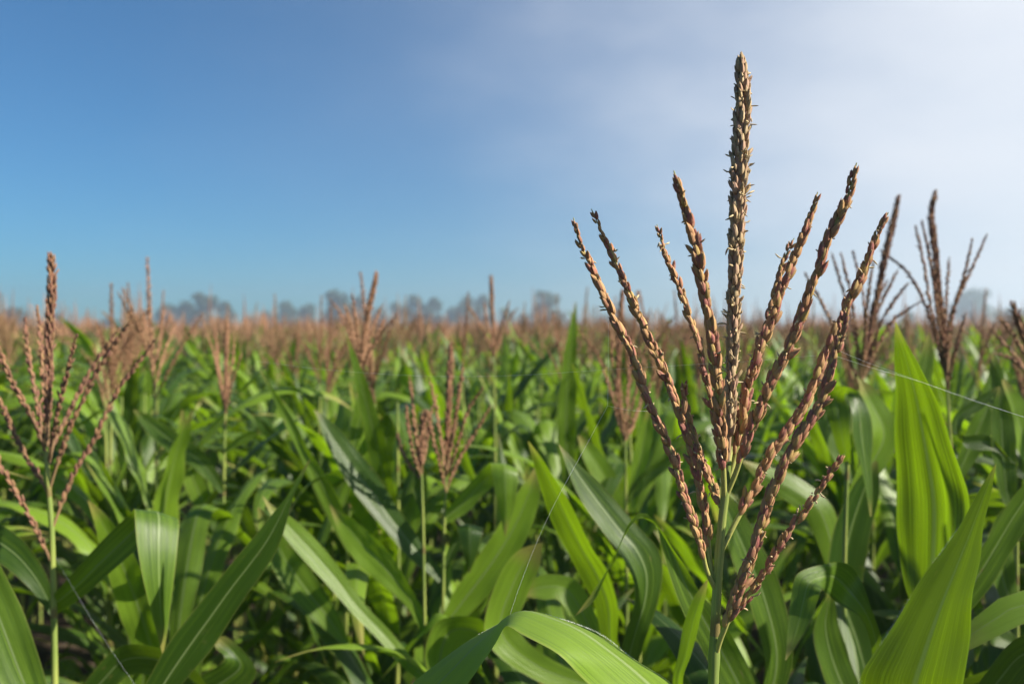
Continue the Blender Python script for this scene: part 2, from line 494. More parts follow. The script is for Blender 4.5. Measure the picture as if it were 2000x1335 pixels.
def rotz(a):
    c, s = math.cos(a), math.sin(a)
    return np.array([[c, -s, 0], [s, c, 0], [0, 0, 1.0]])

LEAF_SPECS = []          # upper leaves (short, steep), middle leaves (long, arching), kinked leaves
_r = random.Random(3)
for i in range(9): LEAF_SPECS.append(dict(kind='up', length=_r.uniform(.40, .60), hw=_r.uniform(.022, .034), a0=R(_r.uniform(52, 80)), bend=R(_r.uniform(0, 38)), twist=_r.uniform(-1.3, 1.3), side=_r.uniform(-.12, .12)))
for i in range(9): LEAF_SPECS.append(dict(kind='arch', length=_r.uniform(.60, .82), hw=_r.uniform(.029, .041), a0=R(_r.uniform(50, 72)), bend=R(_r.uniform(35, 125)), twist=_r.uniform(-1.0, 1.0), side=_r.uniform(-.15, .15)))
for i in range(6): LEAF_SPECS.append(dict(kind='kink', length=_r.uniform(.50, .72), hw=_r.uniform(.028, .040), a0=R(_r.uniform(55, 70)), bend=R(_r.uniform(5, 35)), kink=_r.uniform(.42, .62), kink_deg=_r.uniform(85, 125), twist=_r.uniform(-.5, .5), side=_r.uniform(-.08, .08)))
LEAF_MESH = {'up': [], 'arch': [], 'kink': []}
for k, sp in enumerate(LEAF_SPECS):
    d = dict(sp); kind = d.pop('kind')
    mb = MB(); local_leaf(mb, n=26, cols=7, phase=k * 1.7, ruffle=0.16, fold=_r.uniform(.12, .4), **d)
    LEAF_MESH[kind].append(mb.mesh('leaf', M_LEAF))

def put_leaf(parent, kind, h, az, scale=1.0, rnd=random, offset=(0, 0)):
    o = link('leaf', rnd.choice(LEAF_MESH[kind]), parent, (offset[0] + 0.006 * math.cos(az), offset[1] + 0.006 * math.sin(az), h))
    o.rotation_euler = (rnd.uniform(-.12, .12), rnd.uniform(-.12, .12), az)
    o.scale = (scale, scale * rnd.uniform(.85, 1.15), scale)
    return o

# ------------------------------------------------------------------ stalks
def stalk_mesh(P, rad, node_gap=0.17, sides=8):
    """a cane that thins upward, ringed by nodes and wrapped in sheaths"""
    L = np.concatenate([[0], np.cumsum(np.linalg.norm(np.diff(P, axis=0), axis=1))])
    m = max(12, int(L[-1] / 0.022))
    Q = catmull(P, m); s = np.linspace(0, L[-1], m)
    r = np.interp(s, np.linspace(0, L[-1], len(rad)), rad)
    ph = (s % node_gap) / node_gap
    r = r * (1 + 0.16 * np.exp(-((ph - 0.06) / 0.05) ** 2) + 0.07 * (ph < 0.7) * ph)
    mb = MB(); tube(mb, Q, r, sides)
    return mb

STALK_MESH = []
for i in range(4):
    top = 1.0
    P = np.array([[0, 0, 0], [RNG.normal(0, .01), RNG.normal(0, .01), .35], [RNG.normal(0, .015), RNG.normal(0, .015), .7], [0, 0, 1.0]])
    P = P * [1, 1, 1.86]
    STALK_MESH.append(stalk_mesh(P, [.0115, .0105, .0085, .0062, .0042, .0032]).mesh('stalk', M_STALK))

# ------------------------------------------------------------------ tassels
def spikelet_shape(sides, rings, length, width, curve=0.0):
    """a pointed glume lying along +Z from the origin, keel towards +X"""
    prof = {4: ([0, .3, .68, 1.0], [.35, 1.0, .82, .03]), 5: ([0, .14, .42, .74, 1.0], [.34, .82, 1.0, .68, .03])}[rings]
    z = np.array(prof[0]); r = np.array(prof[1])
    a = np.linspace(0, 2 * math.pi, sides + 1)
    X = r[:, None] * np.cos(a)[None] * width * 0.5 * 0.82 + (curve * length * z ** 2)[:, None]
    Y = r[:, None] * np.sin(a)[None] * width * 0.5
    Z = np.broadcast_to(z[:, None] * length, X.shape)
    V = np.stack([X, Y, Z], -1).reshape(-1, 3)
    uv = np.stack([np.broadcast_to(a / (2 * math.pi), X.shape), np.broadcast_to(z[:, None], X.shape)], -1).reshape(-1, 2)
    return V, grid_quads(len(z), sides + 1), uv

def basis(T, O):
    """columns: outward, side, along"""
    T = norm(T); O = norm(O - T * np.dot(O, T))
    return np.stack([O, np.cross(T, O), T], 1)

def spikelet_places(P, r0, start, pitch, length, spike=False, rng=RNG, tilt=16, end_taper=0.75):
    """where the spikelets of one branch sit: (origin, 3x3 axes, scale)"""
    L = np.concatenate([[0], np.cumsum(np.linalg.norm(np.diff(P, axis=0), axis=1))])
    T, U, V = frames(P)
    tot = L[-1]; s = start * tot; i = 0; res = []
    tw = rng.uniform(0, 6.28)
    while s < tot - length * 0.55:
        p = np.array([np.interp(s, L, P[:, k]) for k in range(3)])
        t = np.array([np.interp(s, L, T[:, k]) for k in range(3)])
        u = np.array([np.interp(s, L, U[:, k]) for k in range(3)]); v = np.array([np.interp(s, L, V[:, k]) for k in range(3)])
        f = s / tot
        if spike:
            angs = [(i * 2.39996 + rng.normal(0, .25), 0)]
        else:
            b = i * math.pi + tw * .15 + rng.normal(0, .5) + f * 1.5
            angs = [(b + .30, 0.0), (b - .95, .5)]
        for a, sh in angs:
            o = u * math.cos(a) + v * math.sin(a)
            rr = r0(f) if callable(r0) else r0
            ti = R(tilt + rng.normal(0, 3.5))
            d = t * math.cos(ti) + o * math.sin(ti)
            if rng.random() < .09: d = norm(d + o * rng.uniform(.15, .5))
            sc = rng.uniform(.78, 1.2) * (1 - (.25 if spike else .5) * max(0, (f - end_taper) / (1 - end_taper)))
            if not spike and sh > 0 and (f > .9 or rng.random() < .07): continue
            res.append((p + t * sh * pitch + o * rr * 0.85, basis(d, o), sc))
        s += pitch * rng.uniform(.8, 1.2) * (1 - (0 if spike else .5) * max(0, (f - end_taper) / (1 - end_taper))); i += 1
    # the last one closes the tip
    res.append((P[-1] - norm(T[-1]) * length * .75, basis(T[-1], U[-1]), .9 if spike else .62))
    return res

def add_spikelets(mb, places, length, width, sides=5, rings=4, rng=RNG):
    V0, Q0, uv0 = spikelet_shape(sides, rings, length, width)
    for o, B, sc in places:
        mb.add((V0 * sc) @ B.T + o, Q0, None, uv0, rng.random())

def add_anthers(mb, P, r0, count, rng=RNG, length=0.005):
    L = np.sort(rng.random(count)) * .85 + .12
    T, U, V = frames(P)
    for f in L:
        f = min(.98, max(.05, f + rng.normal(0, .02)))
        k = f * (len(P) - 1); i = int(k)
        p = P[i]; rr = r0(f) if callable(r0) else r0
        a = rng.uniform(0, 6.28)
        o = U[i] * math.cos(a) + V[i] * math.sin(a)
        d = norm(o * rng.uniform(.5, 1.3) + T[i] * rng.uniform(-.9, 1.1) + np.cross(T[i], o) * rng.normal(0, .5))
        b = norm(np.cross(d, rng.normal(size=3)))
        ln = length * rng.choice([.45, .6, .8, 1.0, 1.35]); st = p + o * rr * 1.0
        C = np.array([st, st + d * ln * .5, st + d * ln + b * ln * rng.uniform(.0, .45)])
        C = catmull(C, 5)
        tube(mb, C, np.array([.3, .8, 1.0, .9, .3]) * rng.uniform(.0005, .0008), 4, rng.random())

SP_L, SP_W = 0.0112, 0.0044

def make_tassel_meshes(paths, spike_path, scale, lod_sides=4, far=False):
    """one mesh for the spike and one for each branch, spikelets moulded on"""
    out_ = []
    for k, P in enumerate([spike_path] + list(paths)):
        spike = k == 0
        P = catmull(P, 40); ln = np.linalg.norm(np.diff(P, axis=0), axis=1).sum()
        mb = MB()
        tube(mb, P, np.linspace(.0022, .0009, len(P)) * (1.35 if spike else 1), 4, .3)
        if spike:
            r0 = lambda f: .0030 * np.interp(f, [0, .3, .75, 1], [.7, .9, 1.1, .6])
            pl = spikelet_places(P, r0, .18, .0030, SP_L, True, tilt=20)
        else:
            pl = spikelet_places(P, .0016, .12, .0075, SP_L, False)
        add_spikelets(mb, pl, SP_L * scale, SP_W * scale * (1.05 if spike else 1.0), lod_sides, 4)
        out_.append(mb)
    return out_

TASSEL_SETS = []
for k in range(7):
    r = random.Random(100 + k)
    h = r.uniform(.30, .40); lean = np.array([r.uniform(-.05, .05), r.uniform(-.05, .05), 0])
    spike = np.array([[0, 0, 0], [0, 0, h * .4], [0, 0, h]]) + np.array([[0], [.3], [1.0]]) * lean
    br = []
    for b in range(r.randint(6, 9)):
        az = r.uniform(0, 6.28); zb = r.uniform(.0, .11); ln = r.uniform(.17, .26) * (1 - zb); sp = R(r.uniform(12, 38))
        d = np.array([math.cos(az) * math.sin(sp), math.sin(az) * math.sin(sp), math.cos(sp)])
        o = np.array([math.cos(az), math.sin(az), 0]) * r.uniform(-.01, .04)
        p0 = np.array([0, 0, zb])
        br.append(np.array([p0, p0 + d * ln * .3 , p0 + d * ln * .65 + o * .3, p0 + d * ln + o]))
    ms = make_tassel_meshes(br, spike, 1.0)
    TASSEL_SETS.append([m.mesh('tassel_spike' if i == 0 else 'tassel_branch', M_FAR_TASSEL) for i, m in enumerate(ms)])
    for me in TASSEL_SETS[-1]: pass
TASSEL_WHOLE = []
for k in range(7):
    r = random.Random(100 + k)
    mb = MB()
    for me in TASSEL_SETS[k]:
        v = np.zeros(len(me.vertices) * 3, np.float32); me.vertices.foreach_get('co', v)
        li = np.zeros(len(me.loops), np.int32); me.loops.foreach_get('vertex_index', li)
        rn = np.zeros(len(me.vertices), np.float32); me.attributes['rnd'].data.foreach_get('value', rn)
        mb.add(v.reshape(-1, 3), li.reshape(-1, 4), None, None, rn)
    TASSEL_WHOLE.append(mb.mesh('tassel', M_FAR_TASSEL))

# ------------------------------------------------------------------ hero plants, laid out from the photograph
VIEW = np.array([0, 0, CAM_Z])

def traced_leaf(parent, origin, spec, z, cols=11, fold=0.18, ruffle=0.05, pleat=0.0, rows=46, label=None, phase=0.0, flip=False, hairs=False, tilt=0.0):
    """spec: rows of (left x, left y, right x, right y[, left depth offset, right depth offset]) from the base to the tip"""
    Ls, Rs = [], []
    for s in spec:
        d0 = s[4] if len(s) > 4 else 0.0
        d1 = s[5] if len(s) > 5 else d0
        tw = tilt * math.hypot(s[2] - s[0], s[3] - s[1]) / 2 / F * z      # positive: the right edge comes forward
        d0 += tw; d1 -= tw
        Ls.append(at(s[0], s[1], z + d0)); Rs.append(at(s[2], s[3], z + d1))
    A = catmull(np.concatenate([(np.array(Ls) + np.array(Rs)) / 2, np.array(Ls), np.array(Rs)], 1), rows)
    Lp, Rp = A[:, 3:6], A[:, 6:9]
    mb = MB()
    ribbon(mb, Lp, Rp, cols, -fold if flip else fold, ruffle, 3.5, phase, VIEW, 0.0, pleat=pleat)
    o = link('leaf', mb.mesh('leaf', M_LEAF, origin=origin), parent)
    if label: o['label'] = label
    if hairs:
        hb = MB(); rg = np.random.default_rng(5)
        for i in range(900):
            k = rg.integers(int(rows * hairs[0]), int(rows * hairs[1])); w_ = rg.random()
            E = Lp if hairs[2] == 'L' else Rp
            e = E[k] * w_ + E[k - 1] * (1 - w_); c = (Lp[k] + Rp[k]) / 2 * w_ + (Lp[k - 1] + Rp[k - 1]) / 2 * (1 - w_)
            q = e + (c - e) * rg.uniform(-.01, .05)
            d = norm(norm(e - c) * .6 + np.array([0, -.2, 1.0]) + rg.normal(0, .35, 3))
            h = rg.uniform(.0006, .0015)
            sd = norm(np.cross(d, [0, 1, 0])) * .00007
            hb.add([q - sd, q + sd, q + d * h], None, [[0, 1, 2]])
        ho = link('leaf_hairs', hb.mesh('leaf_hairs', M_HAIR, origin=origin), o); ho['kind'] = 'stuff'
    return o

def sect(cx, cy, hw, ang):
    """a leaf section from a centre, a half width in pixels and the angle of the width on the picture"""
    c, s = math.cos(R(ang)), math.sin(R(ang))
    return (cx - hw * c, cy + hw * s, cx + hw * c, cy - hw * s)

def line_leaf(pts):
    """pts: rows of (x, y, half width[, roll]) from the base to the tip; width lies square to the path"""
    P = np.array([p[:2] for p in pts], float)
    T = np.gradient(P, axis=0)
    rows = []
    for i, p in enumerate(pts):
        t = T[i] / (np.linalg.norm(T[i]) + 1e-9)
        nx, ny = -t[1], t[0]
        roll = R(p[3]) if len(p) > 3 else 0.35
        hw = p[2]
        dz = hw * math.tan(min(abs(roll), 1.2)) * math.copysign(1, roll) / F
        rows.append((p[0] + nx * hw, p[1] + ny * hw, p[0] - nx * hw, p[1] - ny * hw, dz, -dz))
    return rows

def hero_plant(label, stalk, z, rad, leaves=(), spike=None, branches=(), low=5, seed=0, fine=False, col_mat=None, lean=0.0, group=None, lowtop=1.25):
    """stalk: pixel path from the top down at distance z (it then drops straight to the soil)"""
    top = [at(x, y, z) for x, y in stalk]
    last = top[-1]
    foot = np.array([last[0], last[1] + lean, 0.0])
    root = empty('corn_plant', tuple(foot))
    tag(root, label, 'corn plant', group or 'corn plants one can tell apart')
    P = np.array([foot, foot * .5 + last * .5] + top[::-1])
    o = link('stalk', stalk_mesh(P, rad if z == Z_L else [r_ * (.95 - .4 * k_ / (len(rad) - 1)) for k_, r_ in enumerate(rad)]).mesh('stalk', M_STALK, origin=foot), root)
    for lf in leaves:
        kw = dict(lf[1]) if len(lf) > 1 else {}
        zz = z + kw.pop('dz', 0.0)
        traced_leaf(root, foot, lf[0], zz, **kw)
    rr = random.Random(seed)
    for i in range(low):
        pass
    low = low + 4
    hmax = CAM_Z - 500.0 / F * z - (.62 if z < 1.25 else .45)
    for i in range(low):
        az = rr.uniform(.7, 2.4) if z < 1.25 else rr.uniform(.1, 3.0) if i % 2 else rr.uniform(-.5, .5) + (math.pi if i % 4 else 0)
        put_leaf(root, rr.choice(['arch', 'arch', 'kink']), 0.45 + (hmax - .45) * (i / max(1, low - 1)) ** .7, az, rr.uniform(.85, 1.05), rr)
    rg = np.random.default_rng(seed + 50)
    if spike is not None:
        paths = [('tassel_spike', spike, 0.0)] + [('tassel_branch', b[0], b[1]) for b in branches]
        for nm, px, bow in paths:
            m = len(px); s = np.linspace(0, 1, m)          # pixel path runs from the base to the tip
            Q = np.array([at(x, y, z + bow * (1 - (1 - t) ** 1.5)) for (x, y), t in zip(px, s)])
            yield_path(root, foot, nm, Q, rg, fine, col_mat)
    return root

def yield_path(root, foot, nm, Q, rg, fine, cm):
    P = catmull(Q, 60); spike = nm == 'tassel_spike'
    mb = MB()
    tube(mb, P, np.linspace(.0022, .0010, len(P)) * (1.3 if spike else 1), 5, .3)
    if spike:
        r0 = lambda f: .0046 * np.interp(f, [0, .3, .8, .95, 1], [.4, .7, 1.1, .8, .4])
        tube(mb, P, [.75 * r0(f) for f in np.linspace(0, 1, 60)], 6, .5)
        pl = spikelet_places(P, r0, .12, .0014, SP_L, True, rg, 13)
    else:
        pl = spikelet_places(P, .0016, .10, .0062, SP_L, False, rg, 10)
    add_spikelets(mb, pl, SP_L, SP_W, 5, 4, rg)
    link(nm, mb.mesh(nm, cm or M_SPK, origin=foot), root)

# ---- the plant in focus
A_Z = 0.65
A_STALK = [(1421, 905), (1417, 960), (1411, 1010), (1405, 1080), (1400, 1160), (1396, 1250), (1393, 1335), (1390, 1500)]
A_SPIKE = [(1421, 900), (1426, 800), (1430, 700), (1434, 590), (1438, 480), (1443, 360), (1448, 250), (1451, 180), (1448, 108)]
A_BRANCH = [  # tip first, as traced; depth offset of the tip
    ([(1120, 425), (1131, 470), (1155, 520), (1190, 600), (1232, 690), (1265, 780), (1305, 870), (1331, 947), (1355, 1022), (1370, 1067), (1380, 1112), (1400, 1156)], -0.03, 1.0),
    ([(1155, 408), (1185, 475), (1215, 540), (1240, 600), (1265, 655), (1290, 710), (1315, 770), (1337, 835), (1352, 885), (1363, 936), (1377, 1003), (1383, 1052), (1387, 1093), (1400, 1150)], 0.03, 1.0),
    ([(1283, 438), (1300, 498), (1325, 556), (1347, 620), (1366, 676), (1377, 732), (1390, 785), (1400, 840), (1412, 900), (1415, 950)], 0.07, .9),
    ([(1316, 333), (1328, 370), (1345, 430), (1360, 490), (1369, 540), (1380, 600), (1390, 655), (1398, 720), (1403, 780), (1408, 840), (1412, 900), (1415, 975)], -0.06, 1.18),
    ([(1597, 375), (1588, 405), (1573, 450), (1553, 500), (1530, 556), (1513, 612), (1495, 660), (1478, 710), (1460, 770), (1446, 850), (1432, 905), (1421, 950)], 0.02, 1.05),
    ([(1551, 465), (1530, 510), (1513, 575), (1500, 620), (1486, 668), (1465, 730), (1448, 780), (1436, 830), (1424, 900)], 0.06, .9),
    ([(1673, 318), (1665, 350), (1650, 400), (1630, 440), (1610, 490), (1590, 550), (1570, 600), (1550, 655), (1525, 710), (1505, 750), (1486, 792), (1470, 830), (1452, 878), (1436, 925), (1419, 965)], -0.04, 1.12),
    ([(1735, 415), (1722, 440), (1705, 480), (1690, 520), (1670, 565), (1650, 610), (1630, 650), (1605, 710), (1585, 760), (1562, 805), (1523, 862), (1497, 900), (1474, 950), (1448, 998), (1433, 1026), (1410, 1072)], 0.02, 1.12),
    ([(1332, 742), (1340, 795), (1358, 850), (1370, 897), (1388, 942), (1408, 990)], 0.05, .95),
    ([(1653, 600), (1645, 640), (1628, 700), (1615, 745), (1595, 800), (1564, 850), (1527, 915), (1504, 970), (1486, 1025), (1465, 1090), (1448, 1131), (1433, 1175), (1419, 1217), (1406, 1250), (1397, 1282)], -0.05, 1.15),
    ([(1649, 885), (1630, 910), (1608, 945), (1580, 985), (1555, 1020), (1530, 1055), (1505, 1095), (1490, 1122), (1470, 1150), (1448, 1185), (1432, 1203), (1419, 1217)], -0.02, .85),
]

def build_hero():
    rg = np.random.default_rng(21)
    foot = at(1390, 1500, A_Z); foot[2] = 0.0
    root = empty('corn_plant', tuple(foot))
    tag(root, 'corn plant with the large sharp reddish tassel standing tall against the sky', 'corn plant', 'corn plants one can tell apart')
    top = [at(x, y, A_Z) for x, y in A_STALK]
    P = np.array([foot, foot * .6 + top[-1] * .4] + top[::-1])
    L = np.concatenate([[0], np.cumsum(np.linalg.norm(np.diff(P, axis=0), axis=1))])
    m = 150; Q = catmull(P, m); s = np.linspace(0, 1, m) * L[-1]
    r = np.interp(s, [0, L[2], L[3], L[5], L[7], L[-1]], [.013, .0052, .0042, .0036, .0032, .0026])
    for y in (1156, 1282, 1072, 980):
        zc = CAM_Z + (HOR - y) / F * A_Z
        r = r * (1 + .16 * np.exp(-((Q[:, 2] - zc) / .0035) ** 2))
    mb = MB(); tube(mb, Q, r, 12)
    link('stalk', mb.mesh('stalk', M_STALK, origin=foot), root)
    # spikelets share six meshes a kind; two glumes each
    def variants(mat):
        res = []
        for k in range(6):
            mb = MB()
            V, Qd, uv = spikelet_shape(6, 5, SP_L, SP_W * rg.uniform(.92, 1.2), .04)
            mb.add(V, Qd, None, uv, 0.0)
            V2, Q2, uv2 = spikelet_shape(5, 4, SP_L * rg.uniform(.8, .98), SP_W * .78, rg.uniform(.05, .13))
            a = rg.uniform(-1.2, 1.2); V2 = V2 @ rotz(a).T + np.array([.0007 * math.cos(a), .0007 * math.sin(a), .0006])
            mb.add(V2, Q2, None, uv2, .17)
            res.append((mb, mb.mesh('spikelet', mat)))
        return res
    vb, vs = variants(M_SPK), variants(M_SPIKE)
    rest_b, rest_s = MB(), MB(); anth = MB()
    jobs = []
    for k, (px, dz, sc) in enumerate(A_BRANCH):
        px = px[::-1]; t = np.linspace(0, 1, len(px))
        Q = catmull(np.array([at(x, y, A_Z + dz * (1 - (1 - a) ** 1.6)) for (x, y), a in zip(px, t)]), 90)
        mb = MB(); tube(mb, Q, np.linspace(.0019, .0004, 90) * sc, 7)
        me = mb.mesh('tassel_branch', M_STEM, origin=foot)
        o = link('tassel_branch', me, root)
        pl = spikelet_places(Q, .0014 * sc, .10 if k != 8 else .02, .0045, SP_L * sc, False, rg, 6)
        jobs.append((o, pl, sc, vb, rest_b, 17))
        add_anthers(anth, Q, .0022, 22, rg)
    t = np.linspace(0, 1, len(A_SPIKE))
    Q = catmull(np.array([at(x, y, A_Z) for x, y in A_SPIKE]), 120)
    mb = MB(); tube(mb, Q, .80 * .0052 * np.interp(np.linspace(0, 1, 120), [0, .2, .45, .7, .86, .95, 1], [.45, .55, .72, 1.0, .9, .5, .1]), 8)
    o = link('tassel_spike', mb.mesh('tassel_spike', M_SPIKE, origin=foot), root)
    r0 = lambda f: .0052 * np.interp(f, [0, .2, .45, .7, .86, .95, 1], [.35, .55, .72, 1.0, .92, .62, .2])
    pl = spikelet_places(Q, r0, .06, .00085, SP_L * .85, True, rg, 9, .95)
    jobs.append((o, pl, .85, vs, rest_s, 110))
    add_anthers(anth, Q, lambda f: r0(f) + .0008, 130, rg, .0060)
    for o, pl, sc, var, rest, quota in jobs:
        # those that face the camera become parts, the others one mass
        order = sorted(range(len(pl)), key=lambda i: pl[i][1][1, 0])
        single = set(order[:quota])
        for i, (og, B, s) in enumerate(pl):
            mbv, mev = var[int(rg.integers(0, len(var)))]
            S = s * sc
            if i in single:
                q = bpy.data.objects.new('spikelet', mev); col.objects.link(q); q.parent = o
                from mathutils import Matrix
                q.matrix_local = Matrix([[*(B[0] * S), og[0] - foot[0]], [*(B[1] * S), og[1] - foot[1]], [*(B[2] * S), og[2] - foot[2]], [0, 0, 0, 1]])
            else:
                rr = rg.random()
                V = np.concatenate(mbv.v); qd = np.concatenate(mbv.q); uv = np.concatenate(mbv.uv)
                rest.add((V * S) @ B.T + og, qd, None, uv, rr + np.concatenate(mbv.r))
    a = link('spikelets', rest_b.mesh('spikelets', M_SPK, origin=foot), root); a['kind'] = 'stuff'
    a = link('spikelets', rest_s.mesh('spikelets', M_SPIKE, origin=foot), root); a['kind'] = 'stuff'
    a = link('dried_anthers', anth.mesh('dried_anthers', M_ANTHER, origin=foot), root); a['kind'] = 'stuff'
    # its arching leaf along the bottom of the picture
    traced_leaf(root, foot, [
        (1370, 1490, 1400, 1480, 0, 0), (1290, 1440, 1360, 1385, -.03, .02), (1155, 1335, 1306, 1333, -.05, .03), (1101, 1290, 1250, 1296, -.06, .03),
        (1060, 1262, 1175, 1239, -.06, .03), (1020, 1235, 1100, 1209, -.05, .03), (996, 1220, 1045, 1197, -.04, .03), (985, 1222, 1004, 1205, -.03, .02),
        (968, 1256, 965, 1224, -.03, .02), (945, 1292, 915, 1250, -.03, .01), (905, 1345, 858, 1290, -.03, 0), (830, 1420, 800, 1340, -.03, 0), (745, 1450, 735, 1425, -.02, 0), (690, 1500, 689, 1500)], A_Z - .02,
        cols=15, fold=.16, ruffle=.03, rows=70, flip=True, hairs=(.32, .62, 'R'))
    for i in range(4):
        put_leaf(root, 'arch', .35 + .25 * i, i * math.pi + .5 + .2 * i, .95)
build_hero()

# ---- the second plant, at the edge of the picture
Z_L = 1.2
L_BR = [
    [(49, 618), (53, 671), (61, 724), (71, 773), (79, 823), (86, 880)],
    [(71, 595), (77, 641), (82, 707), (87, 770), (90, 860)],
    [(-22, 640), (3, 697), (26, 750), (49, 790), (69, 829), (88, 880)],
    [(-30, 735), (3, 790), (20, 829), (40, 872), (59, 905), (75, 928), (97, 970)],
    [(-60, 800), (-30, 860), (0, 910), (21, 942), (43, 981), (64, 1020), (82, 1056), (100, 1100)],
    [(150, 651), (142, 684), (132, 724), (119, 773), (109, 823), (102, 862), (95, 900)],
    [(234, 638), (198, 691), (171, 734), (142, 790), (122, 832), (105, 866), (95, 905)],
    [(257, 621), (244, 641), (218, 681), (191, 724), (171, 760), (148, 809), (129, 855), (112, 905), (98, 950)],
    [(307, 658), (274, 704), (237, 750), (208, 806), (185, 855), (162, 892), (135, 945), (117, 992), (102, 1032)],
]
dzs = [.04, .1, -.05, .03, -.06, -.08, .05, -.03, .02]
hero_plant('corn plant with soft reddish tassel and a leaf bent double at the picture edge', [(90, 880), (96, 967), (101, 1031), (103, 1109), (105, 1180), (107, 1335), (107, 1450)], Z_L,
    [.012, .011, .0075, .0065, .0045, .0035],
    leaves=[([(105, 1160, 112, 1198, 0, 0), (142, 1118, 160, 1166, .0, -.02), (185, 1070, 208, 1124, .0, -.03), (228, 1027, 258, 1080, -.0, -.03), (257, 1000, 305, 1036, -.01, -.02), (262, 994, 340, 1012, -.03, -.03),
               (263, 1003, 350, 1018, -.05, -.05), (268, 1060, 346, 1070, -.07, -.07), (278, 1125, 339, 1135, -.08, -.08), (294, 1190, 331, 1200, -.08, -.08), (309, 1245, 324, 1250, -.08, -.08), (317, 1276, 319, 1276, -.08, -.08)], dict(fold=.12, rows=70, ruffle=.02, tilt=-.7)),
            (line_leaf([(107, 1470, 10), (75, 1400, 30), (40, 1320, 46), (0, 1215, 50), (-40, 1110, 40), (-75, 1000, 22), (-95, 930, 2)]), dict(dz=-.15, pleat=0.020)),
            (line_leaf([(107, 1200, 8), (70, 1130, 22), (20, 1075, 32), (-30, 1050, 36), (-90, 1070, 30), (-150, 1130, 3)]), dict(dz=.03)),
            (line_leaf([(108, 1440, 8), (200, 1330, 26), (245, 1290, 30), (330, 1300, 28), (420, 1380, 10), (450, 1430, 2)]), dict(dz=.05))],
    spike=[(92, 872), (94, 806), (95, 740), (97, 658), (100, 592), (102, 540), (99, 492)], branches=[(b[::-1], d) for b, d in zip(L_BR, dzs)], seed=1, low=5, lowtop=1.35, col_mat=M_SPK_RED_SHADED)

# ---- leaves and plants around them
hero_plant('corn plant whose long pointed leaf rises from the bottom edge between two stalks', [(262, 1440), (262, 1560), (262, 1650)], 1.08, [.013, .012, .010, .008],
    leaves=[([(245, 1460, 280, 1455), (255, 1390, 325, 1390), (285, 1335, 356, 1335), (331, 1251, 420, 1258), (375, 1196, 452, 1208), (416, 1145, 482, 1160), (458, 1092, 515, 1116), (498, 1045, 543, 1070), (533, 1002, 560, 1018), (560, 968, 574, 966), (583, 928, 591, 932), (605, 896, 606, 897)], dict(fold=.10, pleat=0.028, rows=60, tilt=-.35)),
            (line_leaf([(262, 1560, 10), (300, 1450, 30), (380, 1370, 36), (470, 1300, 34), (430, 1250, 14), (424, 1243, 2)]), dict(dz=.25))], seed=2, low=4, lowtop=1.1)

hero_plant('tasselled corn plant with a yellow stalk and a long pale leaf pointing up and away', [(872, 925), (868, 1015), (866, 1130), (864, 1300), (863, 1450)], 1.62, [.012, .010, .008, .007, .0055, .004],
    leaves=[([(858, 1138, 868, 1110), (835, 1118, 852, 1100), (799, 1088, 815, 1045), (746, 1027, 775, 988), (710, 984, 738, 928), (680, 945, 706, 888), (655, 900, 678, 855), (634, 858, 648, 824), (622, 824, 628, 808), (613, 799, 614, 799)], dict(pleat=0.020, tilt=-.4)),
            ([(868, 1000, 870, 1024), (900, 962, 912, 1000), (935, 924, 945, 965), (952, 908, 985, 930, -.01, -.01), (958, 904, 1008, 914, -.02, -.02), (960, 912, 1012, 920, -.04, -.04), (966, 955, 1009, 960, -.05, -.05), (974, 992, 1003, 995, -.05, -.05), (981, 1025, 993, 1025, -.05, -.05), (986, 1047, 987, 1047, -.05, -.05)], dict(rows=60)),
            ([(866, 1100, 870, 1115), (878, 1060, 886, 1090), (888, 1032, 915, 1045), (891, 1026, 940, 1030, -.02, -.02), (893, 1034, 943, 1036, -.04, -.04), (902, 1070, 935, 1072, -.05, -.05), (915, 1118, 918, 1118, -.05, -.05)], dict(rows=50)),
            (line_leaf([(866, 1225, 10), (905, 1175, 26), (955, 1110, 31), (1000, 1040, 30), (1030, 975, 24), (1043, 935, 12), (1050, 905, 1)]), dict(pleat=0.016)),
            (line_leaf([(866, 1340, 9), (860, 1290, 30), (880, 1236, 34), (920, 1232, 28), (970, 1262, 26), (1020, 1302, 20), (1060, 1340, 4)]), dict(dz=-.2))],
    spike=[(872, 925), (874, 850), (877, 770), (881, 668)],
    branches=[([(872, 925), (880, 880), (893, 800), (902, 720)], .05), ([(872, 930), (890, 880), (915, 800), (945, 755)], -.05), ([(871, 930), (862, 860), (850, 790), (838, 735)], .06),
              ([(871, 960), (895, 900), (925, 850), (960, 790)], .02), ([(873, 910), (884, 840), (898, 760), (905, 705)], -.07), ([(871, 960), (858, 900), (845, 850), (836, 800)], -.05)], seed=3, low=4, group=None, lowtop=1.2, col_mat=M_FAR_TASSEL)

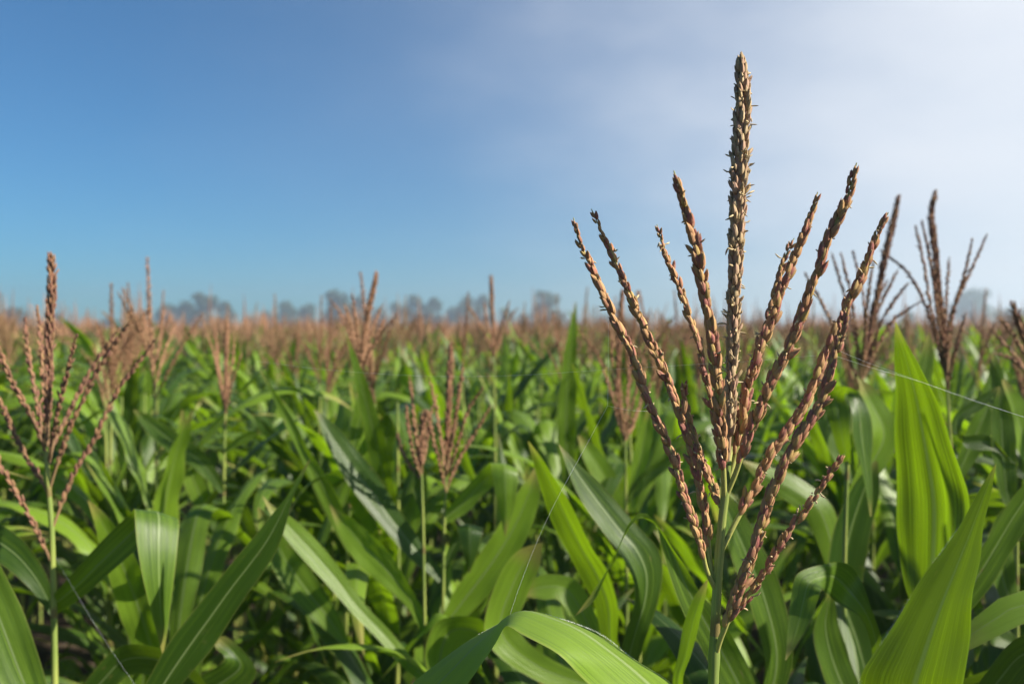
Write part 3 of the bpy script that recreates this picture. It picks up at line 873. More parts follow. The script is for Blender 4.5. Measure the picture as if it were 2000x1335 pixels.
hero_plant('slim tasselled corn plant with a spindle-shaped leaf just under its small tassel', [(823, 925), (826, 1010), (828, 1130), (830, 1280), (830, 1420)], 1.55, [.012, .010, .008, .0065, .005, .004],
    leaves=[([(824, 1008, 828, 1008), (812, 975, 833, 975), (806, 950, 835, 950), (810, 925, 832, 928), (818, 900, 826, 900)], dict(rows=30)),
            ([(826, 1240, 836, 1205), (800, 1192, 815, 1170), (760, 1152, 785, 1118), (725, 1124, 752, 1068), (692, 1091, 722, 1040), (668, 1052, 690, 1012), (652, 1012, 660, 996), (643, 984, 644, 984)], dict(pleat=0.016)),
            ([(820, 1330, 838, 1310), (785, 1300, 805, 1282), (735, 1244, 763, 1232), (692, 1201, 712, 1178), (640, 1142, 668, 1114), (595, 1095, 622, 1058), (550, 1040, 570, 1010), (528, 1003, 536, 990), (512, 968, 513, 968)], dict(dz=-.12, pleat=0.020, tilt=-.45))],
    spike=[(823, 925), (822, 880), (826, 830), (832, 800)],
    branches=[([(822, 925), (812, 850), (806, 790), (799, 732)], .03), ([(822, 930), (806, 880), (797, 830), (793, 790)], -.04), ([(823, 925), (832, 870), (837, 830), (846, 790)], .04), ([(821, 935), (795, 900), (782, 870), (775, 845)], .02)], seed=4, low=4, lowtop=1.2, col_mat=M_FAR_TASSEL)

hero_plant('corn plant with a tall leaning reddish tassel breaking the skyline at mid-field', [(703, 738), (700, 800), (688, 900), (680, 1050), (675, 1260), (674, 1400)], 1.95, [.012, .011, .0095, .0075, .006, .0045],
    leaves=[(line_leaf([(676, 1256, 8), (640, 1205, 22), (600, 1155, 30), (560, 1098, 30), (525, 1035, 20), (505, 990, 2)]), dict(dz=-.25)),
            ([(680, 1080, 690, 1060), (632, 995, 662, 975), (603, 931, 638, 931), (575, 870, 608, 885), (550, 815, 572, 818), (528, 765, 540, 768), (505, 717, 506, 717)], dict(dz=-.2, pleat=0.020)),
            (line_leaf([(690, 880, 6), (697, 840, 13), (706, 800, 15), (705, 780, 12), (698, 766, 3)]), dict(dz=-.05)),
            (line_leaf([(684, 1000, 7), (720, 940, 20), (748, 905, 25), (735, 960, 20), (720, 1010, 3)]), dict(dz=.1))],
    spike=[(703, 736), (707, 690), (713, 640), (722, 600), (736, 530)],
    branches=[([(703, 736), (697, 690), (686, 640), (673, 592)], .05), ([(703, 730), (700, 680), (694, 620), (687, 573)], -.06), ([(703, 730), (715, 680), (732, 630), (748, 592)], .04), ([(703, 735), (720, 690), (745, 650), (768, 622)], -.04), ([(703, 725), (712, 670), (718, 630), (725, 585)], .08), ([(703, 740), (690, 710), (684, 670), (676, 620)], -.05), ([(703, 730), (722, 690), (738, 655), (752, 620)], .09)], seed=5, low=4, col_mat=M_FAR_TASSEL)

hero_plant('corn plant whose bright yellow-green leaf points up between two threads of web', [(1190, 1290), (1190, 1420), (1190, 1500)], 1.28, [.013, .011, .009, .007],
    leaves=[([(1175, 1300, 1205, 1295), (1172, 1240, 1205, 1235), (1160, 1180, 1208, 1185), (1137, 1130, 1188, 1120), (1105, 1073, 1160, 1075), (1078, 1017, 1128, 1012), (1058, 963, 1100, 960), (1042, 905, 1062, 900), (1031, 862, 1033, 862)], dict(pleat=0.028, rows=56, tilt=.85)),
            (line_leaf([(1190, 1330, 8), (1150, 1220, 20), (1105, 1150, 26), (1060, 1146, 24), (1015, 1160, 3)]), dict(dz=.1)),
            (line_leaf([(1190, 1350, 9), (1050, 1300, 26), (980, 1235, 33), (1000, 1150, 33), (1032, 1090, 26), (1058, 1060, 2)]), dict(dz=.08))], seed=6, low=4, lowtop=1.15)

hero_plant('corn plant with a drooping two-toned leaf behind the sharp tassel stem', [(1236, 1330), (1236, 1430), (1236, 1520)], 1.12, [.013, .011, .009, .007],
    leaves=[([(1222, 1350, 1250, 1345), (1212, 1290, 1250, 1285), (1222, 1235, 1268, 1225), (1238, 1180, 1286, 1170), (1236, 1130, 1295, 1115), (1212, 1082, 1285, 1072), (1178, 1040, 1252, 1034), (1150, 1000, 1210, 985), (1124, 955, 1168, 940), (1104, 905, 1126, 902), (1091, 867, 1092, 867)], dict(pleat=0.020, rows=60, tilt=-.4)),], seed=7, low=4, lowtop=1.1)

hero_plant('corn plant with a dark blue-green leaf arching over behind the tassel stem', [(1470, 1400), (1475, 1520), (1478, 1600)], .95, [.013, .011, .009, .007],
    leaves=[([(1450, 1420, 1490, 1410), (1420, 1360, 1478, 1340), (1372, 1270, 1440, 1260), (1332, 1190, 1400, 1195), (1306, 1116, 1370, 1160), (1290, 1055, 1340, 1108), (1280, 1025, 1312, 1068), (1262, 1010, 1290, 1032), (1240, 1016, 1262, 1002), (1215, 1055, 1232, 1016), (1192, 1104, 1208, 1072), (1160, 1172, 1168, 1140), (1118, 1206, 1122, 1204)], dict(rows=60, fold=.12)),
            ([(1440, 1470, 1480, 1460), (1340, 1400, 1375, 1400), (1313, 1335, 1334, 1335), (1325, 1277, 1350, 1277), (1336, 1215, 1366, 1215), (1356, 1165, 1377, 1170), (1382, 1129, 1383, 1130)], dict(rows=40, dz=-.02, tilt=.8)),
            (line_leaf([(1470, 1450, 10), (1520, 1300, 26), (1500, 1180, 34), (1460, 1080, 32), (1425, 1000, 22), (1405, 950, 2)]), dict(dz=.2))], seed=8, low=4, lowtop=1.05)

hero_plant('corn plant with a leaf folded over into a hanging silver-topped point', [(1712, 1290), (1716, 1400), (1718, 1500)], 1.02, [.013, .011, .008, .006],
    leaves=[([(1705, 1310, 1722, 1305), (1700, 1255, 1722, 1250), (1681, 1206, 1702, 1188), (1640, 1180, 1680, 1128, -.0, .03), (1614, 1158, 1655, 1100, -.02, .02), (1607, 1150, 1606, 1102, -.05, -.01), (1603, 1155, 1556, 1122, -.07, -.03), (1594, 1180, 1546, 1160, -.07, -.04), (1582, 1212, 1540, 1208, -.07, -.05), (1562, 1250, 1537, 1250, -.07, -.06), (1535, 1289, 1534, 1289, -.07, -.07)], dict(rows=70, fold=.06, ruffle=.0, tilt=.5)),
            (line_leaf([(1715, 1400, 10), (1680, 1260, 28), (1650, 1160, 36), (1660, 1060, 36), (1690, 960, 28), (1712, 900, 3)]), dict(dz=.35)),
            (line_leaf([(1716, 1440, 10), (1660, 1360, 26), (1630, 1290, 30), (1615, 1220, 24), (1625, 1150, 3)]), dict(dz=.2))], seed=9, low=4, lowtop=1.05)

hero_plant('corn plant whose broad bright leaf stands upright against the far tassels', [(1812, 1180), (1815, 1300), (1818, 1420)], 1.02, [.013, .011, .009, .007],
    leaves=[([(1800, 1220, 1826, 1220), (1770, 1150, 1860, 1150), (1756, 1090, 1884, 1080), (1752, 985, 1892, 985), (1749, 920, 1878, 920), (1748, 848, 1853, 850), (1748, 780, 1828, 780), (1747, 715, 1797, 715), (1747, 665, 1768, 665), (1748, 629, 1750, 629)], dict(rows=60, pleat=0.05, cols=25, fold=.12, tilt=.85)),
            (line_leaf([(1815, 1260, 9), (1870, 1190, 22), (1925, 1110, 27), (1985, 1010, 27), (2040, 930, 20), (2080, 880, 2)]), dict(dz=.05)),
            (line_leaf([(1812, 1180, 8), (1800, 900, 20), (1803, 740, 18), (1812, 690, 12), (1815, 650, 1)]), dict(dz=.5))], seed=10, low=4, lowtop=1.15)

hero_plant('corn plant with the large sharp pale-edged leaf cutting the bottom corner', [(1790, 1490), (1790, 1600), (1790, 1700)], .80, [.013, .011, .009, .007],
    leaves=[([(1755, 1520, 1820, 1510), (1690, 1430, 1865, 1420), (1678, 1335, 1884, 1335), (1708, 1277, 1891, 1261), (1758, 1195, 1900, 1173), (1813, 1112, 1913, 1095), (1868, 1035, 1921, 1030), (1912, 958, 1937, 958), (1932, 925, 1942, 927), (1945, 906, 1946, 906)], dict(rows=60, pleat=0.020, cols=17, fold=.20, hairs=(.1, .8, 'L'), tilt=.8)),
            (line_leaf([(1800, 1600, 10), (1900, 1420, 30), (1960, 1330, 40), (2010, 1280, 40), (2100, 1290, 30), (2160, 1340, 2)]), dict(dz=.15))], seed=11, low=3, lowtop=.95)

hero_plant('corn plant with a silvery leaf curling over to a dry yellow tip', [(1655, 900), (1650, 1050), (1648, 1200), (1646, 1350)], 1.34, [.012, .010, .008, .006],
    leaves=[([(1650, 910, 1662, 905), (1630, 860, 1660, 850), (1616, 800, 1656, 800, 0, .02), (1616, 768, 1650, 778, -.0, .02), (1635, 753, 1652, 768, -.02, .0), (1672, 762, 1655, 770, -.04, -.02), (1697, 800, 1662, 800, -.05, -.04), (1704, 850, 1666, 848, -.05, -.05), (1703, 910, 1680, 905, -.05, -.05), (1704, 965, 1692, 965, -.05, -.05), (1702, 1008, 1700, 1008, -.05, -.05)], dict(rows=64, fold=.1, tilt=.8)),
            (line_leaf([(1650, 1020, 7), (1640, 1120, 18), (1600, 1000, 28), (1555, 960, 26), (1500, 930, 20), (1450, 900, 2)]), dict(dz=.1)),
            (line_leaf([(1650, 1000, 7), (1690, 930, 20), (1730, 850, 26), (1700, 780, 20), (1680, 740, 3)]), dict(dz=.12))], seed=12, low=4, lowtop=1.25)

hero_plant('corn plant with a dark leaf jutting to the side under the skyline tassel', [(1985, 980), (1985, 1120), (1985, 1300)], 1.36, [.012, .010, .008, .006],
    leaves=[([(1975, 900, 1990, 910), (1930, 850, 1940, 880), (1870, 850, 1885, 872), (1862, 815, 1880, 825), (1905, 778, 1920, 796), (1950, 754, 1951, 756)], dict(rows=50)),
            ([(1978, 1010, 1992, 1010), (1955, 970, 1985, 970), (1940, 900, 1985, 900), (1936, 840, 1982, 835), (1940, 790, 1970, 785), (1950, 755, 1955, 755)], dict(rows=40)),
            (line_leaf([(1985, 1200, 9), (1960, 1120, 24), (1955, 1060, 28), (1990, 1000, 26), (2040, 960, 4)]), dict(dz=-.1)),
            (line_leaf([(1985, 1260, 9), (1950, 1240, 22), (1925, 1200, 18), (1905, 1290, 3)]), dict(dz=-.1)),
            (line_leaf([(1985, 980, 6), (1960, 820, 18), (1945, 760, 16), (1935, 700, 1)]), dict(dz=.2))], seed=13, low=4, lowtop=1.3)

hero_plant('tasselled corn plant with a leaning dark spike beside the bright upright leaf', [(1682, 750), (1680, 850), (1678, 1000), (1676, 1200)], 1.62, [.012, .011, .0095, .007, .005],
    leaves=[(line_leaf([(1680, 940, 6), (1720, 870, 20), (1760, 820, 24), (1800, 800, 22), (1850, 830, 3)]), dict(dz=.1)),
            (line_leaf([(1680, 960, 6), (1640, 880, 18), (1610, 800, 20), (1590, 740, 2)]), dict(dz=.1))],
    spike=[(1680, 755), (1691, 690), (1708, 607), (1727, 508), (1746, 426), (1755, 380)],
    branches=[([(1681, 750), (1675, 690), (1658, 607), (1624, 492)], .04), ([(1681, 740), (1676, 680), (1662, 580), (1642, 492)], -.05), ([(1683, 740), (1690, 657), (1685, 574), (1665, 488)], .07), ([(1683, 735), (1690, 660), (1694, 591), (1706, 508)], -.07),
              ([(1684, 735), (1700, 670), (1711, 617), (1754, 525)], .05), ([(1684, 735), (1704, 680), (1725, 620), (1774, 551)], -.04), ([(1682, 750), (1704, 696), (1747, 624), (1800, 587)], .02), ([(1680, 760), (1655, 690), (1615, 610), (1571, 531)], -.03), ([(1684, 730), (1695, 660), (1705, 600), (1735, 545)], .09)], seed=14, low=5, lowtop=1.35, col_mat=M_SPK_RED_SHADED)

hero_plant('tasselled corn plant with the tallest dark spike against the bright fog', [(1850, 760), (1856, 860), (1862, 1000), (1866, 1200)], 1.66, [.012, .011, .0095, .007, .005],
    leaves=[(line_leaf([(1860, 950, 6), (1895, 880, 20), (1930, 800, 24), (1945, 740, 18), (1940, 690, 2)]), dict(dz=.1)),
            (line_leaf([(1860, 960, 6), (1830, 880, 20), (1800, 800, 20), (1775, 760, 2)]), dict(dz=.1))],
    spike=[(1850, 760), (1843, 657), (1833, 558), (1825, 475), (1819, 415), (1828, 370)],
    branches=[([(1849, 745), (1833, 673), (1816, 591), (1803, 508), (1787, 439)], .04), ([(1848, 730), (1830, 600), (1816, 505), (1800, 429)], -.04), ([(1848, 730), (1846, 640), (1849, 574), (1854, 502)], .06), ([(1849, 735), (1856, 624), (1879, 551), (1900, 465)], -.05), ([(1849, 735), (1866, 597), (1895, 531), (1928, 456)], .03),
              ([(1850, 755), (1843, 723), (1813, 610), (1777, 538), (1719, 487)], .02), ([(1851, 760), (1856, 729), (1866, 690), (1886, 610)], -.06), ([(1849, 740), (1838, 640), (1826, 560), (1812, 480)], .09)], seed=15, low=5, lowtop=1.35, col_mat=M_SPK_RED_SHADED)

hero_plant('tasselled corn plant cut by the picture edge with a drooping dark spike', [(2035, 760), (2035, 900), (2035, 1100)], 1.55, [.012, .011, .0095, .007, .005],
    leaves=[(line_leaf([(2035, 960, 6), (2010, 880, 20), (1985, 800, 24), (1960, 740, 3)]), dict(dz=.1))],
    spike=[(2033, 765), (2020, 710), (2000, 655), (1985, 615), (1976, 588)],
    branches=[([(2033, 765), (1995, 710), (1960, 670), (1935, 640)], .04), ([(2034, 760), (2000, 690), (1970, 640), (1948, 620)], -.04), ([(2034, 760), (2030, 690), (2040, 640), (2050, 600)], .05), ([(2034, 760), (2010, 730), (1975, 700), (1940, 690)], .02)], seed=16, low=5, lowtop=1.35, col_mat=M_SPK_RED_SHADED)

hero_plant('tasselled corn plant half hidden behind the branches of the sharp tassel', [(1221, 860), (1222, 950), (1224, 1100), (1224, 1250)], 1.85, [.012, .011, .0095, .007, .005],
    leaves=[([(1222, 972, 1226, 985), (1236, 945, 1244, 968), (1265, 915, 1276, 938), (1300, 890, 1312, 908), (1335, 868, 1337, 872)], dict(rows=30)),
            ([(1228, 1000, 1240, 1000), (1229, 940, 1256, 940), (1238, 880, 1270, 880), (1252, 830, 1275, 830), (1266, 795, 1268, 795)], dict(rows=30)),
            (line_leaf([(1224, 1080, 7), (1205, 1000, 18), (1180, 930, 22), (1150, 880, 16), (1130, 850, 2)]), dict(dz=.1))],
    spike=[(1220, 862), (1213, 800), (1207, 740), (1210, 650), (1216, 564)],
    branches=[([(1220, 862), (1200, 790), (1185, 740), (1167, 690)], .05), ([(1220, 862), (1235, 790), (1250, 730), (1265, 657)], -.05), ([(1220, 862), (1245, 800), (1265, 760), (1287, 710)], .04), ([(1220, 860), (1205, 780), (1196, 720), (1192, 640)], -.04), ([(1220, 860), (1225, 780), (1228, 720), (1235, 650)], .06), ([(1220, 865), (1240, 820), (1255, 760), (1262, 700)], .08)], seed=17, low=5, lowtop=1.4, col_mat=M_FAR_TASSEL)

hero_plant('corn plant with a slim spike above two thin yellow stalks left of centre', [(440, 808), (438, 900), (436, 1050), (434, 1250)], 2.1, [.012, .011, .0095, .007, .005],
    leaves=[(line_leaf([(438, 880, 5), (465, 862, 8), (490, 850, 9), (508, 843, 2)]), dict(dz=0)),
            (line_leaf([(436, 1080, 7), (400, 990, 18), (375, 930, 20), (360, 870, 18), (356, 800, 2)]), dict(dz=.1)),
            (line_leaf([(436, 960, 6), (390, 900, 18), (340, 865, 20), (290, 825, 14), (262, 800, 2)]), dict(dz=-.1)),
            (line_leaf([(436, 1050, 7), (425, 1010, 24), (455, 1000, 26), (480, 1040, 22), (500, 1100, 3)]), dict(dz=-.15))],
    spike=[(440, 808), (441, 740), (442, 680), (443, 625)],
    branches=[([(440, 806), (428, 740), (420, 700), (404, 650)], .05), ([(440, 806), (452, 750), (462, 720), (473, 688)], -.05), ([(440, 806), (432, 750), (426, 710), (420, 640)], .08), ([(440, 806), (447, 740), (455, 700), (458, 650)], .04)], seed=18, low=5, lowtop=1.4, col_mat=M_FAR_TASSEL)

hero_plant('corn plant with a tall bluish spike and spreading branches left of the sharp tassel', [(965, 700), (966, 800), (968, 950)], 2.55, [.012, .011, .0095, .007, .005],
    spike=[(965, 700), (964, 650), (961, 600), (959, 536)],
    branches=[([(965, 700), (950, 660), (930, 620), (910, 592)], .05), ([(965, 700), (975, 650), (985, 620), (996, 586)], -.05), ([(965, 700), (958, 650), (950, 620), (945, 590)], .07), ([(965, 700), (975, 670), (990, 630), (1012, 600)], .04), ([(965, 698), (955, 670), (940, 640), (925, 630)], -.04)], seed=19, low=6, lowtop=1.5, col_mat=M_FAR_TASSEL)

# ------------------------------------------------------------------ the rest of the field
HERO_XY = [(o.location.x, o.location.y) for o in bpy.data.objects if o.name.startswith('corn_plant')]
def field_positions():
    rg = np.random.default_rng(9); a = R(24); ca, sa = math.cos(a), math.sin(a)
    I, J = np.meshgrid(np.arange(-160, 160), np.arange(-560, 560), indexing='ij')
    u = I * .62 + rg.normal(0, .05, I.shape); v = J * .20 + rg.normal(0, .05, I.shape)
    return np.stack([ca * u - sa * v, sa * u + ca * v], -1).reshape(-1, 2)
POS = field_positions()
dist = np.hypot(POS[:, 0], POS[:, 1])
half = 0.6                                         # tangent of half the field of view
inside = np.abs(POS[:, 0]) < POS[:, 1] * half + 0.12
keep_near = inside & (POS[:, 1] > 2.05)
cand = POS[keep_near]; cd = dist[keep_near]
order = np.argsort(cd)
N_SINGLE = 262
singles = cand[order[:N_SINGLE]]
far_start = cd[order[N_SINGLE]]

LANDMARKS = [(100, 'the reddish tassel at the picture edge'), (262, 'the long blade rising from the bottom edge'), (440, 'the slim spike above thin yellow stalks'), (590, 'the tip of the long rising blade'), (705, 'the leaning skyline tassel'), (830, 'the small tassel over a spindle-shaped leaf'), (965, 'the tall bluish spike'),
             (1090, 'the bright yellow-green pointed leaf'), (1210, 'the half-hidden blurred tassel'), (1420, 'the large sharp tassel'), (1560, 'the outer branches of the sharp tassel'), (1690, 'the leaning dark spike'), (1800, 'the broad upright leaf'), (1850, 'the tallest dark spike'), (1985, 'the drooping dark spike at the edge')]
SEEN = {}
ORD = ['nearest', 'second', 'third', 'fourth', 'fifth', 'sixth', 'seventh', 'eighth']
def field_plant(x, y, rr, near):
    root = empty('corn_plant', (x, y, 0))
    if near:
        lm = min(LANDMARKS, key=lambda q: abs(q[0] - (1000 + x / y * F)))[1]
        k = SEEN.get(lm, 0); SEEN[lm] = k + 1
        tag(root, '%s soft-focus corn plant back from %s' % (ORD[min(k, 7)], lm), 'corn plant', 'corn plants in the soft-focus rows')
    else:
        tag(root, 'tasselled corn plant in the blurred rows running to the skyline', 'corn plant', 'corn plants in the blurred rows')
    hs = rr.uniform(.94, 1.05) if not near else rr.uniform(.97, 1.03)
    root.rotation_euler = (rr.uniform(-.03, .03), rr.uniform(-.03, .03), rr.uniform(0, 6.28))
    st = link('stalk', rr.choice(STALK_MESH), root); st.scale = (1, 1, hs * 1.90 / 1.86)
    top = 1.90 * hs
    az = rr.uniform(0, 6.28)
    hts = [.36, .30, .23, .33, .38, .43, .49, .55, .62, .70, .80, .92, 1.03, 1.15, 1.28] if near else [.36, .29, .22, .33, .40, .47, .55, .66, .80, .95]
    for i, dh in enumerate(hts):
        kind = rr.choice(['up', 'up', 'kink']) if i < 3 else rr.choice(['arch', 'arch', 'kink'])
        put_leaf(root, kind, top - dh - rr.uniform(0, .05), az + i * math.pi + rr.uniform(-.5, .5), rr.uniform(.8, 1.0), rr)
    k = rr.randrange(len(TASSEL_SETS)); s = rr.uniform(.78, 1.0); e = (rr.uniform(-.12, .12), rr.uniform(-.12, .12), rr.uniform(0, 6.28))
    if rr.random() < (.5 if near else .6):
        if near:
            for i, me in enumerate(TASSEL_SETS[k]):
                o = link('tassel_spike' if i == 0 else 'tassel_branch', me, root, (0, 0, top - .01)); o.rotation_euler = e; o.scale = (s, s, s)
        else:
            o = link('tassel', TASSEL_WHOLE[k], root, (0, 0, top - .01)); o.rotation_euler = e; o.scale = (s, s, s)
    return root

rr = random.Random(77)
def short_plant(x, y, top):
    root = empty('corn_plant', (x, y, 0)); root.rotation_euler = (rr.uniform(-.03, .03), rr.uniform(-.03, .03), 0)
    lm = min(LANDMARKS, key=lambda q: abs(q[0] - (1000 + x / y * F)))[1]
    k = SHORT.get(lm, 0); SHORT[lm] = k + 1
    tag(root, '%s short shaded corn plant low beneath %s' % (('nearest', 'second', 'third', 'fourth', 'fifth', 'sixth')[min(k, 5)], lm), 'corn plant', 'short shaded corn plants between the rows')
    st = link('stalk', rr.choice(STALK_MESH), root); st.scale = (1, 1, top / 1.86)
    az = rr.uniform(0, 6.28)
    for i in range(11):
        put_leaf(root, rr.choice(['arch', 'kink', 'arch', 'up']), top - .02 - .075 * i, az + i * math.pi + rr.uniform(-.6, .6), rr.uniform(.75, 1.0), rr)
SHORT = {}
gap = POS[(np.abs(POS[:, 0]) < POS[:, 1] * half + .1) & (POS[:, 1] > 1.35) & (POS[:, 1] <= 2.05)]
for x, y in sorted(gap.tolist(), key=lambda q: q[1]):
    if min((x - a) ** 2 + (y - b) ** 2 for a, b in HERO_XY) < .012: continue
    short_plant(x, y, CAM_Z - 300.0 / F * y - .32 + rr.uniform(-.06, .03))
for x, y in singles:
    if min((x - a) ** 2 + (y - b) ** 2 for a, b in HERO_XY) < .02: continue
    field_plant(x, y, rr, math.hypot(x, y) < 4.0)

# everything beyond, and to the sides of the picture, as one mass: whole plants, each turned and sized by itself
def far_proto(lod, seed):
    rg = np.random.default_rng(seed)
    lf, ts, sk = MB(), MB(), MB()
    nl = (10, 7, 4)[lod]; seg, cl = ((12, 3), (7, 3), (5, 2))[lod]
    top = 1.92; az = 0.0
    for i in range(nl):
        up = i < 3
        kink = rg.uniform(.42, .62) if rg.random() < .25 else None
        ln = rg.uniform(.4, .6) if up else rg.uniform(.6, .85)
        hz = top - (.26 + .06 * i if up else .18 + .075 * i)
        local_leaf(lf, ln, rg.uniform(.028, .042), R(rg.uniform(50, 78)), R(rg.uniform(5, 60) if up else rg.uniform(70, 140)), kink, 100, rg.uniform(-1, 1), seg, cl, .2, 0.0, 0.0, rotz(az + i * math.pi + rg.uniform(-.6, .6)), np.array([0, 0, hz]), .1 * i)
    if lod < 2:
        tube(sk, np.array([[0, 0, 0 if lod == 0 else top - .5], [0, 0, top]]), [.012 if lod == 0 else .008, .005], 5 if lod == 0 else 3)
    if seed % 14 % 4 == 0 and lod < 2: return lf, ts, sk
    h = rg.uniform(.30, .52); nb = (8, 9, 8)[lod]; wm = (1.0, 1.1, 1.5)[lod]
    b0 = np.array([0, 0, top - .02]); lean = np.array([rg.normal(0, .03), rg.normal(0, .03), 0])
    tube(ts, np.array([b0, b0 + lean * .5 + [0, 0, h * .6], b0 + lean + [0, 0, h]]), np.array([.003, .0070, .002]) * wm, 4 if lod == 0 else 3, .1)
    for b in range(nb):
        a2 = rg.uniform(0, 6.28); sp = R(rg.uniform(9, 34)); l2 = rg.uniform(.19, .33)
        dd = np.array([math.cos(a2) * math.sin(sp), math.sin(a2) * math.sin(sp), math.cos(sp)])
        tube(ts, np.array([b0, b0 + dd * l2 * .6, b0 + dd * l2]), np.array([.002, .0046, .0014]) * wm, 3, b * .13)
    return lf, ts, sk

def stack(mb, src, X, ang, sc, rn):
    """copies of one collected shape at many places"""
    if not src.v: return
    V = np.concatenate(src.v); q = np.concatenate(src.q); uv = np.concatenate(src.uv); r = np.concatenate(src.r)
    k = len(X); c, s_ = np.cos(ang)[:, None], np.sin(ang)[:, None]
    P = np.stack([(V[:, 0] * c - V[:, 1] * s_) + X[:, :1], (V[:, 0] * s_ + V[:, 1] * c) + X[:, 1:2], V[None, :, 2] * sc[:, None]], -1)
    Q = q[None] + (np.arange(k) * len(V))[:, None, None]
    mb.add(P.reshape(-1, 3), Q.reshape(-1, 4), None, np.tile(uv, (k, 1)), (r[None] + rn[:, None]).ravel())

def far_mass():
    rg = np.random.default_rng(31)
    side = (~inside) & (np.abs(POS[:, 0]) < POS[:, 1].clip(0) * half + 2.6) & (POS[:, 1] > .75) & (dist > 1.15) & (dist < far_start)
    side &= ~((POS[:, 1] < 1.5) & (np.abs(POS[:, 0]) < POS[:, 1] * half + .35))     # clear air round the sharp plants
    far = (np.abs(POS[:, 0]) < POS[:, 1] * (half + .10) + 1.0) & (dist > far_start) & (POS[:, 1] > 2) & (dist < 105)
    far &= rg.random(len(POS)) < np.minimum(1, 16.0 / np.maximum(dist, 1))
    sel = side | far; XY = POS[sel]; D = dist[sel]
    lod = np.where(D < 12, 0, np.where(D < 30, 1, 2)); pk = rg.integers(0, 14, len(D))
    ang = rg.uniform(0, 6.28, len(D)); sc = rg.uniform(.93, 1.09, len(D)); rn = rg.random(len(D))
    mbs = (MB(), MB(), MB())
    for a in range(3):
        for b in range(14):
            m = (lod == a) & (pk == b)
            if m.any():
                for mb, src in zip(mbs, far_proto(a, 1000 + a * 50 + b)): stack(mb, src, XY[m], ang[m], sc[m], rn[m])
    root = empty('corn_field', (0, 0, 0))
    tag(root, 'mass of corn running back to the hazy skyline', 'corn field', kind='stuff')
    for nm, mb, mt in zip(('foliage', 'tassels', 'stalks'), mbs, (M_LEAF, M_FAR_TASSEL, M_STALK)):
        link(nm, mb.mesh(nm, mt), root)['kind'] = 'stuff'
far_mass()

# ------------------------------------------------------------------ trees on the skyline
def tree_proto(seed, h, w, lobes):
    rg = np.random.default_rng(seed)
    tr = MB()
    trunk = catmull(np.array([[0, 0, 0], [rg.normal(0, .2), rg.normal(0, .2), h * .35], [rg.normal(0, .3), rg.normal(0, .3), h * .8]]), 10)
    tube(tr, trunk, np.linspace(.03 * h, .008 * h, 10), 7)
    cr = MB()
    for k in range(lobes):
        zc = h * (.30 + .58 * (k + .5) / lobes); rad = w * .42 * math.sqrt(max(.05, 1 - ((zc / h - .55) / .42) ** 2))
        a = rg.uniform(0, 6.28); rr_ = rad * rg.uniform(.15, .9)
        c = np.array([math.cos(a) * rr_, math.sin(a) * rr_, zc])
        f = trunk[min(9, int(9 * (zc / h) * .75))]
        tube(tr, catmull(np.array([f, (f + c) / 2 + [0, 0, -.05 * h], c]), 5), np.linspace(.010 * h, .003 * h, 5), 4)
        n = 190; sz = w * rg.uniform(.20, .30) * (1.25 - .55 * zc / h)
        D = rg.normal(size=(n, 3)); D /= np.linalg.norm(D, axis=1)[:, None]
        P = c + D * (rg.random(n) ** .4)[:, None] * sz * np.array([1, 1, .8])
        rn = rg.random()
        for p in P:
            u = norm(rg.normal(size=3)); v = norm(np.cross(u, rg.normal(size=3))); s = rg.uniform(.10, .26) * (w / 4.0) ** .5
            cr.add([p - u * s, p + v * s * .5, p + u * s, p - v * s * .5], [[0, 1, 2, 3]], None, None, rn * .7 + rg.random() * .3)
    return tr.mesh('trunk', M_BARK), cr.mesh('crown', M_TREE, smooth=False)
TREES = [tree_proto(1, 8.0, 4.2, 16), tree_proto(2, 8.0, 5.2, 18), tree_proto(3, 8.0, 3.4, 13), tree_proto(4, 8.0, 6.0, 20)]

TREE_SPOTS = [  # x, row of the top, distance, prototype, width factor, label
    (28, 604, 135, 3, .9, 'low hazy tree at the picture edge behind the reddish tassel'),
    (330, 598, 140, 1, .95, 'rounded hazy tree leaning on the tallest clump of the skyline'),
    (400, 572, 130, 0, 1.0, 'tallest hazy tree in the clump left of centre'),
    (437, 588, 135, 2, 1.0, 'slim hazy tree just right of the tallest one in its clump'),
    (487, 622, 150, 2, .9, 'smallest hazy tree standing alone beside the clump'),
    (557, 592, 140, 1, .75, 'rounded hazy tree behind the single thin spike'),
    (650, 570, 130, 1, .85, 'broad hazy tree just left of the leaning skyline tassel'),
    (702, 578, 135, 2, .8, 'slim hazy tree behind the leaning skyline tassel'),
    (772, 590, 140, 2, .9, 'small hazy tree just right of the leaning skyline tassel'),
    (812, 575, 135, 2, 1.0, 'hazy tree forming the left half of a twin pair'),
    (850, 580, 135, 2, .95, 'hazy tree forming the right half of a twin pair'),
    (915, 583, 132, 1, .7, 'hazy tree behind the spreading branches of a bluish tassel'),
    (945, 575, 138, 2, .9, 'hazy tree right behind a tall bluish spike'),
    (1068, 568, 130, 0, .95, 'lone dark hazy tree with a rounded top left of the sharp tassel'),
    (1125, 632, 150, 3, .8, 'low hazy tree just left of the outermost sharp branch'),
    (1905, 568, 150, 3, 1.25, 'large pale tree fading into bright fog'),
    (1975, 605, 155, 1, 1.4, 'lower pale tree in bright fog at the picture edge'),
    (1770, 612, 160, 3, .9, 'faint tree in fog between two dark tassels'),
]
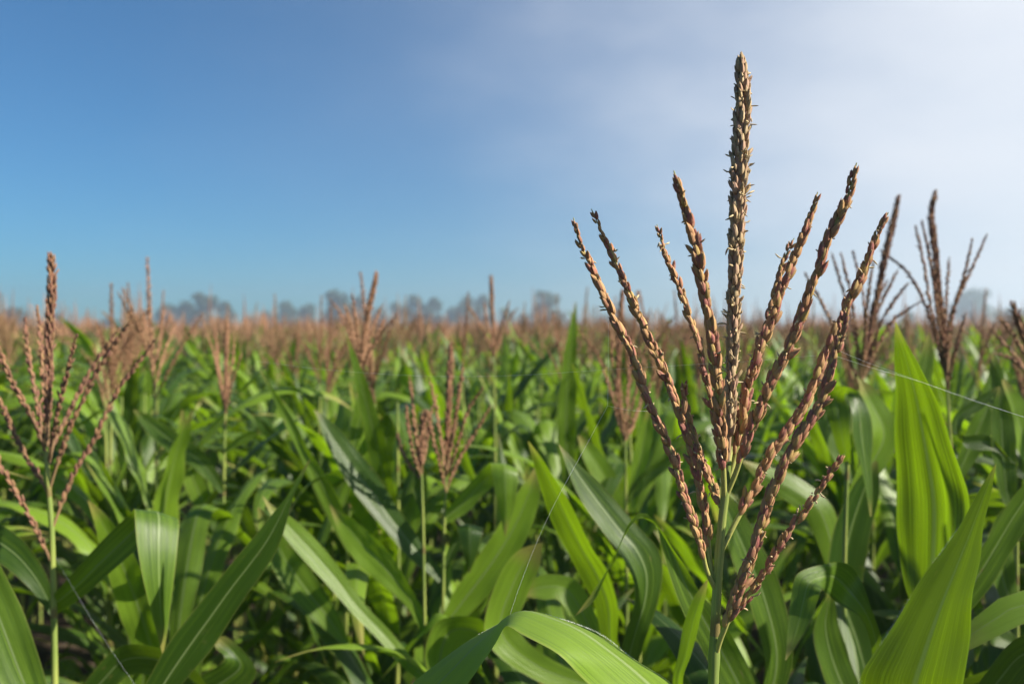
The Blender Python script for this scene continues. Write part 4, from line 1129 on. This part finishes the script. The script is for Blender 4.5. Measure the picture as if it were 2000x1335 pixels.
for px, py, d, k, wf, lab in [
    (110, 616, 150, 3, .8, 'low hazy tree right of the reddish tassel tip'), (215, 622, 155, 1, .8, 'low hazy tree above the gap before the tall clump'), (285, 615, 150, 3, .7, 'low hazy tree at the foot of the tall clump'),
    (365, 592, 138, 1, .8, 'hazy tree filling in between the rounded and the tallest tree'), (520, 612, 150, 3, .7, 'low hazy tree left of the rounded one behind the thin spike'), (605, 598, 142, 1, .8, 'middling hazy tree between two rounded ones'),
    (680, 590, 138, 0, .8, 'hazy tree tucked beside the broad one'), (740, 605, 146, 3, .6, 'low hazy tree right behind the leaning tassel'), (885, 604, 146, 3, .7, 'low hazy tree between the twin pair and the bluish spike'),
    (985, 606, 148, 1, .7, 'low hazy tree just right of the tall bluish spike'), (1020, 618, 150, 3, .7, 'lowest hazy tree left of the lone dark one'), (1180, 622, 152, 3, .8, 'low hazy tree behind the outermost sharp branches'), (1290, 626, 155, 1, .9, 'low hazy tree seen between sharp tassel branches')]:
    TREE_SPOTS.append((px, py, d, k, wf, lab))
for px, py, d, k, wf, lab in TREE_SPOTS:
    d *= 1.45; top = at(px, py - 7, d); h = top[2]
    root = empty('skyline_tree', (top[0], d, 0)); root.rotation_euler.z = random.uniform(0, 6.28)
    tag(root, lab, 'tree', 'trees on the hazy skyline')
    s = h / 7.9
    for nm, me in zip(('trunk', 'crown'), TREES[k]):
        o = link(nm, me, root); o.scale = (s * wf * 1.2, s * wf * 1.2, s)

# ------------------------------------------------------------------ spider threads
def thread(label, pts, rad=.000055):
    P = catmull(np.array([at(x, y, z) for x, y, z in pts]), 40)
    mb = MB(); tube(mb, P, rad, 5)
    o = link('spider_thread', mb.mesh('spider_thread', M_SILK, origin=P[0]), None, tuple(P[0]))
    tag(o, label, 'spider thread', 'threads of spider silk')
thread('long slack thread of silk strung across the field to the sharp tassel', [(500, 705, .95), (640, 722, .9), (830, 734, .85), (1000, 733, .8), (1180, 722, .74), (1330, 713, .69), (1480, 704, .66), (1594, 694, .645)])
thread('upper thread of silk running from the sharp tassel to the picture edge', [(1632, 682, .64), (1690, 706, .63), (1790, 742, .61), (1900, 780, .6), (2040, 828, .58)])
thread('lower thread of silk running from the sharp tassel past the upright leaf', [(1626, 693, .64), (1700, 717, .63), (1790, 743, .63), (1900, 782, .62), (2040, 826, .61)])
thread('short upright thread of silk hanging from the outermost branch', [(1188, 604, .625), (1188, 700, .63), (1187, 792, .63)])
thread('slanting thread of silk dropping to the crest of the arched leaf', [(1187, 792, .63), (1150, 860, .63), (1070, 1010, .63), (1020, 1130, .63), (992, 1212, .63)])
thread('short thread of silk bridging to the outermost branch of the tassel', [(1187, 792, .63), (1225, 800, .635), (1268, 803, .637)])
thread('slanting thread of silk below the leaf that is bent double', [(108, 1088, 1.18), (150, 1160, 1.1), (205, 1250, 1.05), (280, 1360, 1.0)], .00006)

build_haze()
